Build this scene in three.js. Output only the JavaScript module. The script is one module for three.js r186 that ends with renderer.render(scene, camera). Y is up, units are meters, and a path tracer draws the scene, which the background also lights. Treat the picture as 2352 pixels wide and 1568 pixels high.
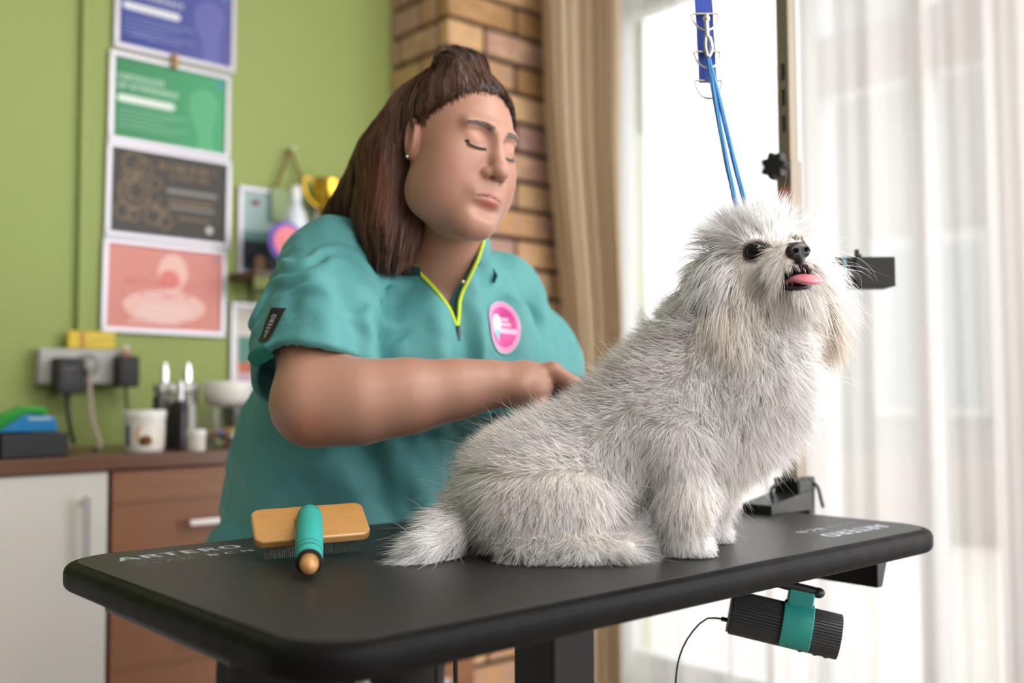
import * as THREE from 'three';
import { RoundedBoxGeometry } from 'three/addons/geometries/RoundedBoxGeometry.js';
import { mergeGeometries, toCreasedNormals } from 'three/addons/utils/BufferGeometryUtils.js';
import { RectAreaLightUniformsLib } from 'three/addons/lights/RectAreaLightUniformsLib.js';
import { createNoise2D, createNoise3D } from 'simplex-noise';

// ------------------------------------------------------------------ camera, sky, light, exposure
const scene = new THREE.Scene();
const renderer = new THREE.WebGLRenderer({ antialias: true });
renderer.toneMapping = THREE.LinearToneMapping;
renderer.toneMappingExposure = 1.2;
renderer.shadowMap.enabled = true;
RectAreaLightUniformsLib.init();

const TABLE = 0.85;                                            // height of the table top
const camera = new THREE.PerspectiveCamera(37.4807, 1.5, 0.05, 100);
camera.position.set(-0.3969, 1.043, 0.6767);
camera.up.set(-0.029, 0.9987, 0.0408);
camera.lookAt(0.2651, 1.0928, -0.0712);
camera.focus = 1.2;
camera.userData.fStop = 2.0;

scene.background = new THREE.Color().setRGB(3.0, 3.07, 3.2);    // bright overcast sky, the same all round

const FRONT = 2.2, SIDE = 5.2, PANEL = 16;                                      // strength of two added, unseen fill windows and of the ceiling panels

// ------------------------------------------------------------------ helpers
function rng(seed) { let s = seed >>> 0; return () => { s = (s + 0x6d2b79f5) | 0; let t = Math.imul(s ^ (s >>> 15), 1 | s); t = (t + Math.imul(t ^ (t >>> 7), 61 | t)) ^ t; return ((t ^ (t >>> 14)) >>> 0) / 4294967296; }; }
const N2 = createNoise2D(rng(11)), N3 = createNoise3D(rng(12));
const V = (x, y, z) => new THREE.Vector3(x, y, z);
const lin = (hex) => new THREE.Color(hex);
const lerp = (a, b, t) => a + (b - a) * t, clamp = (x, a = 0, b = 1) => Math.min(b, Math.max(a, x));
const sstep = (a, b, x) => { const t = clamp((x - a) / (b - a)); return t * t * (3 - 2 * t); };
function mat(color, roughness = 0.6, extra = {}) {
  const physical = ['transmission', 'clearcoat', 'sheen', 'ior', 'anisotropy', 'thickness', 'specularIntensity', 'attenuationColor'].some((k) => k in extra);
  return new (physical ? THREE.MeshPhysicalMaterial : THREE.MeshStandardMaterial)({ color, roughness, ...extra });
}
const used = new Map();
function numbered(name) { const n = used.get(name) ?? 0; used.set(name, n + 1); return n ? `${name}_${String(n).padStart(3, '0')}` : name; }
function shade(o) { o.traverse((c) => { if (c.isMesh) { c.castShadow = true; c.receiveShadow = true; } }); return o; }
function tag(o, label, category, group, kind) {
  o.userData.label = label; o.userData.category = category;
  if (group) o.userData.group = group;
  if (kind) o.userData.kind = kind;
  return o;
}
function thing(name, label, category, pos = [0, 0, 0], turn = 0, group) {
  const g = new THREE.Group(); g.name = numbered(name); g.position.set(...pos); g.rotation.y = turn;
  tag(g, label, category, group); scene.add(g); return g;
}
function struct(name, geometry, material, label, category = 'wall') {
  const m = new THREE.Mesh(geometry, material); m.name = name; m.userData.kind = 'structure'; m.userData.label = label; m.userData.category = category; scene.add(m); return m;
}
function part(parent, name, geometry, material, label) {
  const m = new THREE.Mesh(geometry, material); m.name = name; if (label) m.userData.label = label; parent.add(m); return m;
}
const box = (x0, y0, z0, x1, y1, z1) => new THREE.BoxGeometry(x1 - x0, y1 - y0, z1 - z0).translate((x0 + x1) / 2, (y0 + y1) / 2, (z0 + z1) / 2);
function rbox(x0, y0, z0, x1, y1, z1, r = 0.003, seg = 2) {
  const w = x1 - x0, h = y1 - y0, d = z1 - z0;
  return new RoundedBoxGeometry(w, h, d, seg, Math.min(r, w / 2.01, h / 2.01, d / 2.01)).translate((x0 + x1) / 2, (y0 + y1) / 2, (z0 + z1) / 2);
}
function merge(list) { return mergeGeometries(list.map((g) => { const h = g.index ? g.toNonIndexed() : g; for (const k of Object.keys(h.attributes)) if (!['position', 'normal', 'uv'].includes(k)) h.deleteAttribute(k); return h; })); }
const curve = (pts) => new THREE.CatmullRomCurve3(pts.map((p) => (p.isVector3 ? p : V(...p))));
const tube = (pts, r, seg = 24, rad = 8) => new THREE.TubeGeometry(curve(pts), seg, r, rad, false);
const lathe = (pts, seg = 40) => new THREE.LatheGeometry(pts.map(([x, y]) => new THREE.Vector2(x, y)), seg);
const cyl = (r0, r1, h, seg = 32) => new THREE.CylinderGeometry(r0, r1, h, seg);
function canvasTex(w, h, draw, repeat) {
  const c = document.createElement('canvas'); c.width = w; c.height = h; const g = c.getContext('2d'); draw(g, w, h);
  const t = new THREE.CanvasTexture(c); t.colorSpace = THREE.SRGBColorSpace; t.anisotropy = 8;
  if (repeat) { t.wrapS = t.wrapT = THREE.RepeatWrapping; t.repeat.set(...repeat); }
  return t;
}
function dataTex(w, h, fn, srgb = false) {                      // fn(u, v) -> grey or [r, g, b], 0 to 1; tiles
  const d = new Uint8Array(w * h * 4);
  for (let y = 0, i = 0; y < h; y++) for (let x = 0; x < w; x++, i += 4) {
    const c = fn(x / w, y / h), a = Array.isArray(c);
    for (let k = 0; k < 3; k++) d[i + k] = 255 * clamp(a ? c[k] : c);
    d[i + 3] = 255;
  }
  const t = new THREE.DataTexture(d, w, h); t.wrapS = t.wrapT = THREE.RepeatWrapping; t.magFilter = THREE.LinearFilter; t.minFilter = THREE.LinearMipmapLinearFilter; t.generateMipmaps = true;
  if (srgb) t.colorSpace = THREE.SRGBColorSpace;
  t.needsUpdate = true; return t;
}
// noise on a torus: tiles in u and v
const NT = (u, v, f, s = 0) => { const a = u * 2 * Math.PI, b = v * 2 * Math.PI, r = f / (2 * Math.PI); return (N3(Math.cos(a) * r + s, Math.sin(a) * r, Math.cos(b) * r) + N3(Math.sin(b) * r + s + 7, Math.cos(a) * r, Math.sin(a) * r + 3)) * 0.5; };
const rescaleUV = (g, s) => { const u = g.attributes.uv; for (let i = 0; i < u.count; i++) u.setXY(i, u.getX(i) * s[0], u.getY(i) * s[1]); return g; };
// uv in metres by the dominant axis of each face
function metreUV(g) {
  const h = g.index ? g.toNonIndexed() : g, p = h.attributes.position, n = h.attributes.normal, uv = new Float32Array(p.count * 2);
  for (let i = 0; i < p.count; i++) {
    const ax = Math.abs(n.getX(i)), ay = Math.abs(n.getY(i)), az = Math.abs(n.getZ(i));
    const [u, v] = ax > ay && ax > az ? [p.getZ(i), p.getY(i)] : ay > az ? [p.getX(i), p.getZ(i)] : [p.getX(i), p.getY(i)];
    uv[2 * i] = u; uv[2 * i + 1] = v;
  }
  h.setAttribute('uv', new THREE.BufferAttribute(uv, 2)); return h;
}
// a sheet of cloth: fn(s, t) -> [x, y, z]
function sheet(ns, nt, fn) {
  const pos = [], uv = [], idx = [];
  for (let j = 0; j <= nt; j++) for (let i = 0; i <= ns; i++) { pos.push(...fn(i / ns, j / nt)); uv.push(i / ns, j / nt); }
  for (let j = 0; j < nt; j++) for (let i = 0; i < ns; i++) { const a = j * (ns + 1) + i, b = a + 1, c = a + ns + 1, d = c + 1; idx.push(a, b, d, a, d, c); }
  const g = new THREE.BufferGeometry(); g.setAttribute('position', new THREE.Float32BufferAttribute(pos, 3)); g.setAttribute('uv', new THREE.Float32BufferAttribute(uv, 2)); g.setIndex(idx); g.computeVertexNormals(); return g;
}
// ------------------------------------------------------------------ the room
const ROOM = { x0: -2.6, x1: 2.35, z0: -1.85, z1: 3.2, h: 2.7, t: 0.18 };
const plasterBump = dataTex(512, 512, (u, v) => 0.5 + 0.28 * NT(u, v, 60) + 0.22 * NT(u, v, 160, 5));
plasterBump.repeat.set(2.2, 2.2);
const greenPaint = mat(lin('#9bab61'), 0.62, { bumpMap: plasterBump, bumpScale: 0.00025 });
const whitePaint = mat(lin('#f0f0ee'), 0.85, { bumpMap: plasterBump, bumpScale: 0.0002 });
{
  const { x0, x1, z0, z1, h, t } = ROOM;
  struct('wall_back', metreUV(box(x0 - t, 0, z0 - t, x1 + t, h, z0)), greenPaint, 'green painted wall behind the cabinets and certificates');
  struct('wall_left', metreUV(box(x0 - t, 0, z0, x0, h, z1)), mat(lin('#a9a8a2'), 0.85), 'grey side wall of the room');
  const wf = struct('wall_front', metreUV(merge([box(x0 - t, 0, z1, -0.5, h, z1 + t), box(2.15, 0, z1, x1 + t, h, z1 + t), box(-0.5, 0, z1, 2.15, 0.85, z1 + t), box(-0.5, 2.4, z1, 2.15, h, z1 + t)])), whitePaint, 'white wall opposite the cabinets');
  struct('ceiling', metreUV(box(x0 - t, h, z0 - t, x1 + t, h + t, z1 + t)), mat(lin('#f4f2ee'), 0.9), 'white ceiling of the room', 'ceiling');
  const planks = dataTex(512, 512, (u, v) => { const g = 0.5 + 0.35 * NT(u * 1, v, 6) + 0.15 * NT(u, v, 50, 3); return [0.58 + 0.14 * g, 0.54 + 0.13 * g, 0.49 + 0.12 * g]; }, true);
  const fl = struct('floor', metreUV(box(x0 - t, -t, z0 - t, x1 + t, 0, z1 + t)), mat(0xffffff, 0.45, { map: planks }), 'pale wood floor of the room', 'floor');
  // window wall: piers and lintels around two openings
  const wx = x1, o1 = [-1.85, -0.40], o2 = [0.35, 2.5], top = 2.5, y0 = 0.04;
  const geos = [box(wx, 0, z0 - t, wx + t, h, o1[0]), box(wx, 0, o1[1], wx + t, h, o2[0]), box(wx, 0, o2[1], wx + t, h, z1 + t), box(wx, top, o1[0], wx + t, h, o1[1]), box(wx, top, o2[0], wx + t, h, o2[1]), box(wx, 0, o1[0], wx + t, y0, o1[1]), box(wx, 0, o2[0], wx + t, 0.5, o2[1])];
  struct('wall_right', metreUV(merge(geos)), whitePaint, 'white window wall behind the sheer curtain');
  // window frames of white plastic, with real panes
  const pvc = mat(lin('#f2f2f4'), 0.35), pane = mat(0xffffff, 0.0, { transmission: 1, ior: 1.45 });
  const win = (n, z0_, z1_, ya, yb, posts, bars, label) => {
    const g = new THREE.Group(); g.name = 'window_' + n; g.userData = { kind: 'structure', label, category: 'window' }; scene.add(g);
    const fx0 = wx + 0.02, fx1 = wx + 0.09;
    const rail = (a, b, c, d) => part(g, 'window_frame', rbox(fx0, b, a, fx1, d, c, 0.006), pvc);
    rail(z0_, ya, z0_ + 0.03, yb); rail(z1_ - 0.09, ya, z1_, yb); rail(z0_ + 0.06, ya, z1_ - 0.09, ya + 0.07); rail(z0_ + 0.06, yb - 0.07, z1_ - 0.09, yb);
    for (const [p, w] of posts) part(g, 'mullion', rbox(fx0 - 0.012, ya + 0.07, p - w / 2, fx1, yb - 0.07, p + w / 2, 0.006), pvc);
    const cuts = [z0_ + 0.03, ...posts.flatMap(([p, w]) => [p - w / 2, p + w / 2]), z1_ - 0.09];
    for (const [b, w] of bars) for (let i = 0; i < cuts.length; i += 2) if (cuts[i] > -1.2) part(g, 'transom', rbox(fx0 - 0.012, b - w / 2, cuts[i], fx1, b + w / 2, cuts[i + 1], 0.006), pvc);
    const ys = [ya + 0.07, ...bars.flatMap(([b, w]) => [b - w / 2, b + w / 2]), yb - 0.07];
    for (let i = 0; i < cuts.length; i += 2) for (let j = 0; j < (cuts[i] > -1.2 ? ys.length : 2); j += 2) { const yTop = cuts[i] > -1.2 ? ys[j + 1] : yb - 0.07; part(g, 'pane', new THREE.PlaneGeometry(cuts[i + 1] - cuts[i], yTop - ys[j]).rotateY(-Math.PI / 2).translate(wx + 0.055, (ys[j] + yTop) / 2, (cuts[i] + cuts[i + 1]) / 2), pane); }
    return g;
  };
  win(1, o1[0], o1[1], y0, top, [[-1.02, 0.05], [-0.68, 0.055], [-0.455, 0.0]].slice(0, 2), [[2.04, 0.19]], 'white framed balcony door behind the sheer curtain');
  win(2, o2[0], o2[1], 0.5, top, [[1.43, 0.12]], [], 'added white framed window, unseen, further along the window wall for fill light');
  // fill light of the unseen, added second window: a light of its size, just inside the glass, facing the room
  const l = new THREE.RectAreaLight(0xffffff, SIDE, 2.0, 1.85);
  l.name = 'window_fill'; l.position.set(wx - 0.01, 1.5, 1.43); l.lookAt(-3, 1.2, 1.0); scene.add(l);
  // unseen window behind the camera, added with its light for front fill
  { const g = new THREE.Group(); g.name = 'window_3'; g.userData = { kind: 'structure', label: 'added wide white framed window, unseen, opposite the cabinets for fill light', category: 'window' }; scene.add(g);
    for (const [a, b, c, d] of [[-0.5, 0.85, -0.44, 2.4], [2.09, 0.85, 2.15, 2.4], [0.78, 0.85, 0.87, 2.4], [-0.44, 0.85, 2.09, 0.92], [-0.44, 2.33, 2.09, 2.4]]) part(g, 'window_frame', rbox(a, b, z1 + 0.03, c, d, z1 + 0.1, 0.006), pvc);
    for (const [a, c] of [[-0.44, 0.78], [0.87, 2.09]]) part(g, 'pane', new THREE.PlaneGeometry(c - a, 1.41).rotateY(Math.PI).translate((a + c) / 2, 1.625, z1 + 0.065), pane);
    const f = new THREE.RectAreaLight(0xffffff, FRONT, 2.5, 1.4); f.name = 'window_fill_front'; f.position.set(0.825, 1.625, z1 + 0.02); f.lookAt(0.825, 1.5, -2); scene.add(f); }
  // ceiling light panels behind the camera
  for (const [x, z] of [[0.3, 1.3], [1.3, 0.75]]) {
    const p = thing('ceiling_light', x < 0.8 ? 'square white ceiling light panel nearer the green wall' : 'square white ceiling light panel nearer the windows', 'light', [x, h, z], 0, 'ceiling light panels');
    part(p, 'frame', rbox(-0.31, -0.03, -0.31, 0.31, 0, 0.31, 0.006), pvc);
    part(p, 'diffuser', rbox(-0.29, -0.034, -0.29, 0.29, -0.028, 0.29, 0.002), mat(0xffffff, 0.5, { emissive: 0xfffaf4, emissiveIntensity: 1.5 }));
    const pl = new THREE.RectAreaLight(0xfffaf4, PANEL, 0.58, 0.58); pl.name = 'ceiling_light_glow'; pl.position.set(x, h - 0.04, z); pl.lookAt(x, 0, z); scene.add(pl);
  }
  // outdoors: pale house fronts and paving
  struct('ground_outside', box(wx + t, -0.25, -14, 30, -0.19, 14), mat(lin('#c9c4bb'), 0.9), 'pale paving outside the window', 'ground');
  const house = thing('house', 'pale house front seen dimly through the sheer curtain', 'building', [7.6, -0.19, -2.8]);
  part(house, 'wall', rbox(0, 0, -1.6, 4, 5.5, 9, 0.02), mat(lin('#858380'), 0.9));
  part(house, 'plinth', rbox(-0.05, 0, -1.65, 0.05, 0.7, 9, 0.02), mat(lin('#8f8a82'), 0.9));
  for (const z of [-0.9, 1.1, 3.2, 5.2]) { const w = part(house, 'window', rbox(-0.04, 1.0, z, 0.02, 2.5, z + 1.0, 0.01), mat(lin('#9d9b97'), 0.6)); part(w, 'pane', rbox(-0.05, 1.1, z + 0.08, -0.03, 2.4, z + 0.92, 0.004), mat(lin('#7b8286'), 0.3)); }
}
// painted cable conduit on the green wall
struct('trim_1', metreUV(rbox(0.424, 1.15, ROOM.z0, 0.446, ROOM.h, ROOM.z0 + 0.02, 0.003)), greenPaint, 'green painted cable conduit running up the wall', 'conduit');
struct('baseboard_back', box(ROOM.x0, 0, ROOM.z0, 1.346, 0.07, ROOM.z0 + 0.015), mat(lin('#e9e6df'), 0.5), 'white baseboard along the green wall', 'baseboard');

// ------------------------------------------------------------------ brick pillar: every brick is a mesh
{
  const X0 = 1.346, X1 = 1.93, Z1 = -1.56, Z0 = ROOM.z0, C = 0.0885, BH = 0.075, J = 0.0135, D = 0.016;
  const mortar = dataTex(256, 256, (u, v) => { const n = 0.5 + 0.5 * NT(u, v, 40); return [0.20 + 0.06 * n, 0.185 + 0.055 * n, 0.165 + 0.05 * n]; }, true); mortar.repeat.set(3, 3);
  const pillar = struct('wall_pillar', metreUV(box(X0 + D, 0, Z0, X1, ROOM.h, Z1 - D)), mat(lin('#ffffff'), 0.95, { map: mortar }), 'brick pillar in the corner between green wall and curtain');
  const tones = [['#e0b67e', '#cba283'], ['#d8b090', '#b8927f'], ['#c4986a', '#ac8459'], ['#dfbd97', '#dcb27e'], ['#c29c8c', '#b08d84'], ['#cf9f6a', '#b99580'], ['#c6a283', '#d0ab77']];
  const mats = tones.map(([a, b], k) => { const ca = lin(a).convertLinearToSRGB(), cb = lin(b).convertLinearToSRGB(); const t = dataTex(128, 64, (u, v) => { const m = clamp(0.5 + 0.9 * NT(u, v, 3, k * 9) + 0.2 * NT(u, v, 30, k)), s = 1 + 0.16 * NT(u, v, 55, k + 3); return [lerp(ca.r, cb.r, m) * s, lerp(ca.g, cb.g, m) * s, lerp(ca.b, cb.b, m) * s]; }, true); return mat(0xffffff, 0.72, { map: t, bumpMap: plasterBump, bumpScale: 0.0001 }); });
  const r = rng(77), cache = new Map();
  const brickGeo = (w, d) => { const k = w.toFixed(3) + '_' + d.toFixed(3); if (!cache.has(k)) cache.set(k, new RoundedBoxGeometry(w, BH, d, 1, 0.007)); return cache.get(k); };
  const put = (x0, x1, y, z0, z1) => { const b = part(pillar, 'brick', brickGeo(x1 - x0, z1 - z0), mats[Math.floor(r() * mats.length)]); b.position.set((x0 + x1) / 2, y, (z0 + z1) / 2); b.position.x += (r() - 0.5) * 0.002; b.position.z += (r() - 0.5) * 0.004; };
  const yTop = 2.121 + 0.0443;
  for (let k = -6; k < 25; k++) {
    const y = yTop - k * C; if (y < BH / 2 || y > ROOM.h - BH / 2) continue;
    const even = (k & 1) === 0;                                // even: long brick at the corner of the front face
    const cuts = even ? [X0, 1.6005, 1.872, 2.1435] : [X0, 1.478, 1.7495, 2.021];
    for (let i = 0; i < cuts.length; i++) { const a = cuts[i] + (i ? J : 0), b = Math.min(i + 1 < cuts.length ? cuts[i + 1] : 9, X1); if (b - a > 0.03) put(a, b, y, Z1 - 0.05 - (r() < 0.5 ? 0 : 0.0), Z1); }
    const zs = even ? [[Z1 - 0.05 - J - 0.07, Z1 - 0.05 - J], [Z0 + 0.004, Z1 - 0.05 - 2 * J - 0.07]] : [[Z0 + 0.05, Z1 - 0.05 - J], [Z0 + 0.004, Z0 + 0.05 - J]];
    for (const [a, b] of zs) put(X0, X0 + 0.05, y, a, b);
  }
}

// ------------------------------------------------------------------ curtains
{
  const r = rng(5), weave = dataTex(256, 256, (u, v) => 0.5 + 0.25 * Math.sin(u * 2 * Math.PI * 64) + 0.25 * Math.sin(v * 2 * Math.PI * 64)); weave.repeat.set(8, 12);
  const beige = mat(lin('#dcc6a6'), 0.85, { bumpMap: weave, bumpScale: 0.0006, transmission: 0.18, sheen: 0.3, sheenColor: lin('#d8c2a2') });
  // gathered: wide at the rail, narrow where the tie holds it, a little wider again below
  const cur = thing('drape_curtain', 'beige drape gathered beside the brick pillar', 'curtain', [0, 0, 0]);
  const folds = 7, half = (y) => lerp(0.118, 0.165, sstep(0.95, 2.3, y)) - 0.02 * Math.exp(-(((y - 1.0) / 0.12) ** 2)) - 0.02 * sstep(0.95, 0.5, y);
  const mid = (y) => [1.80 - 0.02 * sstep(1.0, 2.2, y) + 0.035 * sstep(1.9, 1.1, y), -1.455];
  const side = (off) => sheet(150, 60, (s, t) => {
    const y = 0.03 + t * 2.55, h = half(y), [mx, mz] = mid(y), a = s * folds * 2 * Math.PI + 0.6 * Math.sin(3 * t + s * 4), amp = 0.034 * (0.75 + 0.35 * Math.sin(s * 9 + 2));
    const x = mx - h + 2 * h * s + 0.008 * Math.sin(2 * a + 1) + off * 0.2, z = mz + amp * Math.sin(a) + off;
    return [x, y, z];
  });
  part(cur, 'cloth', merge([side(0.0), side(0.004)]), beige);
  part(cur, 'tieback', new THREE.TorusGeometry(0.07, 0.012, 10, 40).rotateX(Math.PI / 2).scale(1.75, 2.2, 0.85).translate(1.835, 0.99, -1.455), beige);
  // sheer curtain along the whole window wall
  const mesh = dataTex(256, 256, (u, v) => 0.72 + 0.18 * NT(u, v, 10) + 0.1 * Math.sin(u * 2 * Math.PI * 96)); mesh.repeat.set(10, 4);
  const voile = mat(lin('#fbfafa'), 0.6, { transmission: 0.62, specularIntensity: 0.05 });
  const sc = thing('sheer_curtain', 'white sheer curtain hanging over the balcony door', 'curtain', [0, 0, 0]);
  const ph = Array.from({ length: 12 }, () => r() * 6.28);
  part(sc, 'cloth', sheet(700, 30, (s, t) => {
    const z = -1.83 + s * 4.35, y = 0.015 + t * 2.6, k = z * 1.0;
    const f = 0.022 * Math.sin(k * 36 + 1.6 * Math.sin(k * 5 + ph[0]) + ph[1] + 0.35 * (1 - t)) + 0.012 * Math.sin(k * 71 + 2 * Math.sin(k * 7 + ph[2]) + ph[3]) + 0.03 * Math.sin(k * 9 + ph[4] + 0.5 * t) + 0.006 * Math.sin(k * 140 + ph[5]);
    return [2.17 + f * (0.75 + 0.45 * (1 - t)), y, z + 0.01 * Math.sin(k * 36 + ph[6])];
  }), voile);
  const rail = thing('curtain_rail', 'white curtain rail under the ceiling', 'rail', [0, 0, 0]);
  part(rail, 'track', rbox(2.14, 2.625, -1.84, 2.2, 2.66, 2.75, 0.006), mat(lin('#f3f3f3'), 0.4));
  for (const z of [-1.2, 0.2, 1.6, 2.6]) part(rail, 'bracket', rbox(2.155, 2.655, z, 2.185, 2.7, z + 0.03, 0.004), mat(lin('#f3f3f3'), 0.4));
  part(rail, 'end_rod', tube([[1.6, 2.62, -1.455], [1.85, 2.62, -1.455], [2.08, 2.625, -1.44], [2.17, 2.64, -1.40]], 0.012), mat(lin('#f3f3f3'), 0.4));
}
// ------------------------------------------------------------------ grooming table
const blackSteel = mat(lin('#141415'), 0.38, { metalness: 0.3 });
const chrome = mat(lin('#c9c6c0'), 0.18, { metalness: 1 });
const W = 0.9995, D = 0.5705;                                   // the ribbed mat
{
  const t = thing('grooming_table', 'black grooming table with ribbed rubber mat and rounded rim', 'table', [0, 0, 0]);
  const rr = (x0, z0, x1, z1, r) => { const s = new THREE.Shape(); s.moveTo(x0 + r, z0); s.lineTo(x1 - r, z0); s.absarc(x1 - r, z0 + r, r, -Math.PI / 2, 0); s.lineTo(x1, z1 - r); s.absarc(x1 - r, z1 - r, r, 0, Math.PI / 2); s.lineTo(x0 + r, z1); s.absarc(x0 + r, z1 - r, r, Math.PI / 2, Math.PI); s.lineTo(x0, z0 + r); s.absarc(x0 + r, z0 + r, r, Math.PI, Math.PI * 1.5); return s; };
  const R = 0.055;
  // rim: extruded outline with a round bevel, so the edge is a half round bumper
  const th = 0.031, bev = 0.011;
  const scuff = dataTex(512, 128, (u, v) => { const a = NT(u, v, 30), b = NT(u, v, 120, 4); return 0.52 + 0.05 * a + 0.04 * b; });
  const rimMat = mat(lin('#0d0d0e'), 1, { roughnessMap: scuff, specularIntensity: 0.2 });
  const rim = new THREE.ExtrudeGeometry(rr(-0.004, 0.004 - D - 0.008, W + 0.004, 0.004, R + 0.004), { depth: th - 2 * bev, bevelEnabled: true, bevelThickness: bev, bevelSize: bev, bevelSegments: 6, curveSegments: 20 });
  rim.rotateX(Math.PI / 2).scale(1, 1, 1);
  // shape y runs along z after the turn; put its top 1.5 mm under the mat
  rim.translate(0, TABLE - 0.0012 - bev, 0);
  const rg = rim; { const p = rg.attributes.position; for (let i = 0; i < p.count; i++) p.setZ(i, p.getZ(i)); rg.computeBoundingBox(); }
  part(t, 'rim', toCreasedNormals(rim, 0.6), rimMat, 'black rubber rim');
  // mat: thin slab; print and wear in the colour, fine square studs in the relief
  const S = 2048, H = Math.round(S * D / W);
  const tex = canvasTex(S, H, (g, w, h) => {
    g.fillStyle = '#1b1b1a'; g.fillRect(0, 0, w, h);
    const r = rng(3), k = w / W;
    const print = () => {
      g.fillStyle = '#b9c4d6'; g.textBaseline = 'alphabetic';
      const line = (txt, x, z, hgt, wid, bold, alpha) => { g.save(); g.globalAlpha = alpha; g.translate(x * k, (z + D) * k); g.font = `${bold ? 'bold ' : ''}100px sans-serif`; const m = g.measureText(txt).width; g.scale(wid * k / m, hgt * k / 72); g.fillText(txt, 0, 0); g.restore(); };
      line('ARTERO', 0.04, -0.502, 0.026, 0.158, true, 1);
      g.fillStyle = '#8f95a0';
      line('GROOMING', 0.042, -0.484, 0.0125, 0.155, false, 0.5);
      g.fillStyle = '#b9c4d6';
      line('G L A M', 0.046, -0.464, 0.0125, 0.07, false, 0.6); line('B C N', 0.132, -0.466, 0.0135, 0.062, true, 1);
    };
    print(); g.save(); g.translate(w, h); g.rotate(Math.PI); print(); g.restore();
    // rubbed-off print, hairs and dust
    for (let i = 0; i < 900; i++) { g.fillStyle = '#1b1b1a'; g.fillRect((0.03 + r() * 0.2) * k, r() * 0.13 * k, 1 + r() * 7, 1.2); g.fillRect(w - (0.03 + r() * 0.2) * k, h - r() * 0.13 * k, 1 + r() * 7, 1.2); }
    for (let i = 0; i < 2600; i++) { g.fillStyle = `rgba(190,186,178,${0.03 + 0.10 * r()})`; g.fillRect(r() * w, r() * h, 1 + 2 * r(), 1 + r()); }
    g.strokeStyle = 'rgba(200,196,188,0.12)'; for (let i = 0; i < 130; i++) { const x = r() * w, y = r() * h, a = r() * 6.28, l = 8 + 40 * r(); g.lineWidth = 0.6 + r(); g.beginPath(); g.moveTo(x, y); g.quadraticCurveTo(x + l * 0.5 * Math.cos(a) + 6 * r(), y + l * 0.5 * Math.sin(a), x + l * Math.cos(a), y + l * Math.sin(a)); g.stroke(); }
    for (let i = 0; i < 26; i++) { const x = r() * w, y = r() * h, q = 12 + 60 * r(); for (let j = 0; j < 60; j++) { g.fillStyle = 'rgba(150,148,140,0.05)'; g.fillRect(x + (r() + r() - 1) * q, y + (r() + r() - 1) * q * 0.7, 3, 2); } }
  });
  const stud = dataTex(64, 64, (u, v) => { const a = ((u * 2) % 1) - 0.5, row = Math.floor(v * 2), b = ((v * 2) % 1) - 0.5, x = (((u * 2 + (row % 2) * 0.5) % 1) - 0.5), d = Math.hypot(x, b * 0.9); return 1 - sstep(0.22, 0.40, d); });
  stud.repeat.set(1 / 0.0052, 1 / 0.0052);
  const matMat = mat(0xffffff, 0.4, { map: tex, bumpMap: stud, bumpScale: 0.0007, specularIntensity: 1.2 });
  const mg = new THREE.ExtrudeGeometry(rr(0, -D, W, 0, R), { depth: 0.004, bevelEnabled: false, curveSegments: 20 });
  // flat uv for the print (0..1) and metres for the studs
  mg.rotateX(Math.PI / 2); mg.translate(0, TABLE, 0);
  { const p = mg.attributes.position, a = new Float32Array(p.count * 2), b = new Float32Array(p.count * 2); for (let i = 0; i < p.count; i++) { a[2 * i] = p.getX(i) / W; a[2 * i + 1] = -p.getZ(i) / D; b[2 * i] = p.getX(i); b[2 * i + 1] = p.getZ(i); } mg.setAttribute('uv', new THREE.BufferAttribute(a, 2)); mg.setAttribute('uv1', new THREE.BufferAttribute(b, 2)); }
  stud.channel = 1;
  part(t, 'rubber_mat', mg, matMat, 'ribbed black rubber mat with pale print');
  // steel underside
  const yb = TABLE - 0.033;
  part(t, 'under_frame', merge([rbox(0.06, yb - 0.022, -0.50, 0.94, yb - 0.001, -0.47, 0.003), rbox(0.06, yb - 0.022, -0.10, 0.94, yb - 0.001, -0.07, 0.003), rbox(0.25, yb - 0.03, -0.47, 0.29, yb - 0.001, -0.10, 0.003), rbox(0.71, yb - 0.03, -0.47, 0.75, yb - 0.001, -0.10, 0.003)]), blackSteel);
  part(t, 'side_plate', rbox(0.012, yb - 0.016, -0.47, 0.026, yb - 0.001, -0.16, 0.004), blackSteel);
  // wedge shaped end bracket under the right corner
  const wedge = new THREE.Shape(); wedge.moveTo(0, 0); wedge.lineTo(-0.19, 0); wedge.lineTo(0, -0.045); wedge.lineTo(0.0, 0);
  const brk = new THREE.Shape([[0, 0], [0.034, 0], [0.012, -0.052], [0.0, -0.052]].map((p) => new THREE.Vector2(...p)));
  part(t, 'end_bracket', merge([new THREE.ExtrudeGeometry(brk, { depth: 0.2, bevelEnabled: true, bevelSize: 0.001, bevelThickness: 0.001, bevelSegments: 1 }).rotateY(0).translate(0.944, yb - 0.001, -0.26)]), blackSteel, 'wedge shaped black steel bracket');
  part(t, 'column', rbox(0.488, 0.05, -0.325, 0.565, yb - 0.03, -0.248, 0.006), blackSteel, 'square black steel lifting column');
  part(t, 'column_sleeve', rbox(0.478, 0.05, -0.335, 0.575, 0.45, -0.238, 0.006), blackSteel);
  part(t, 'mount', merge([rbox(0.2, yb - 0.05, -0.33, 0.8, yb - 0.03, -0.24, 0.003)]), blackSteel);
  part(t, 'base', merge([rbox(0.1, 0.0, -0.5, 0.9, 0.05, -0.43, 0.01), rbox(0.1, 0.0, -0.14, 0.9, 0.05, -0.07, 0.01), rbox(0.44, 0.0, -0.45, 0.58, 0.05, -0.12, 0.01)]), blackSteel);
  const bolt = cyl(0.007, 0.007, 0.012, 6);
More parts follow.
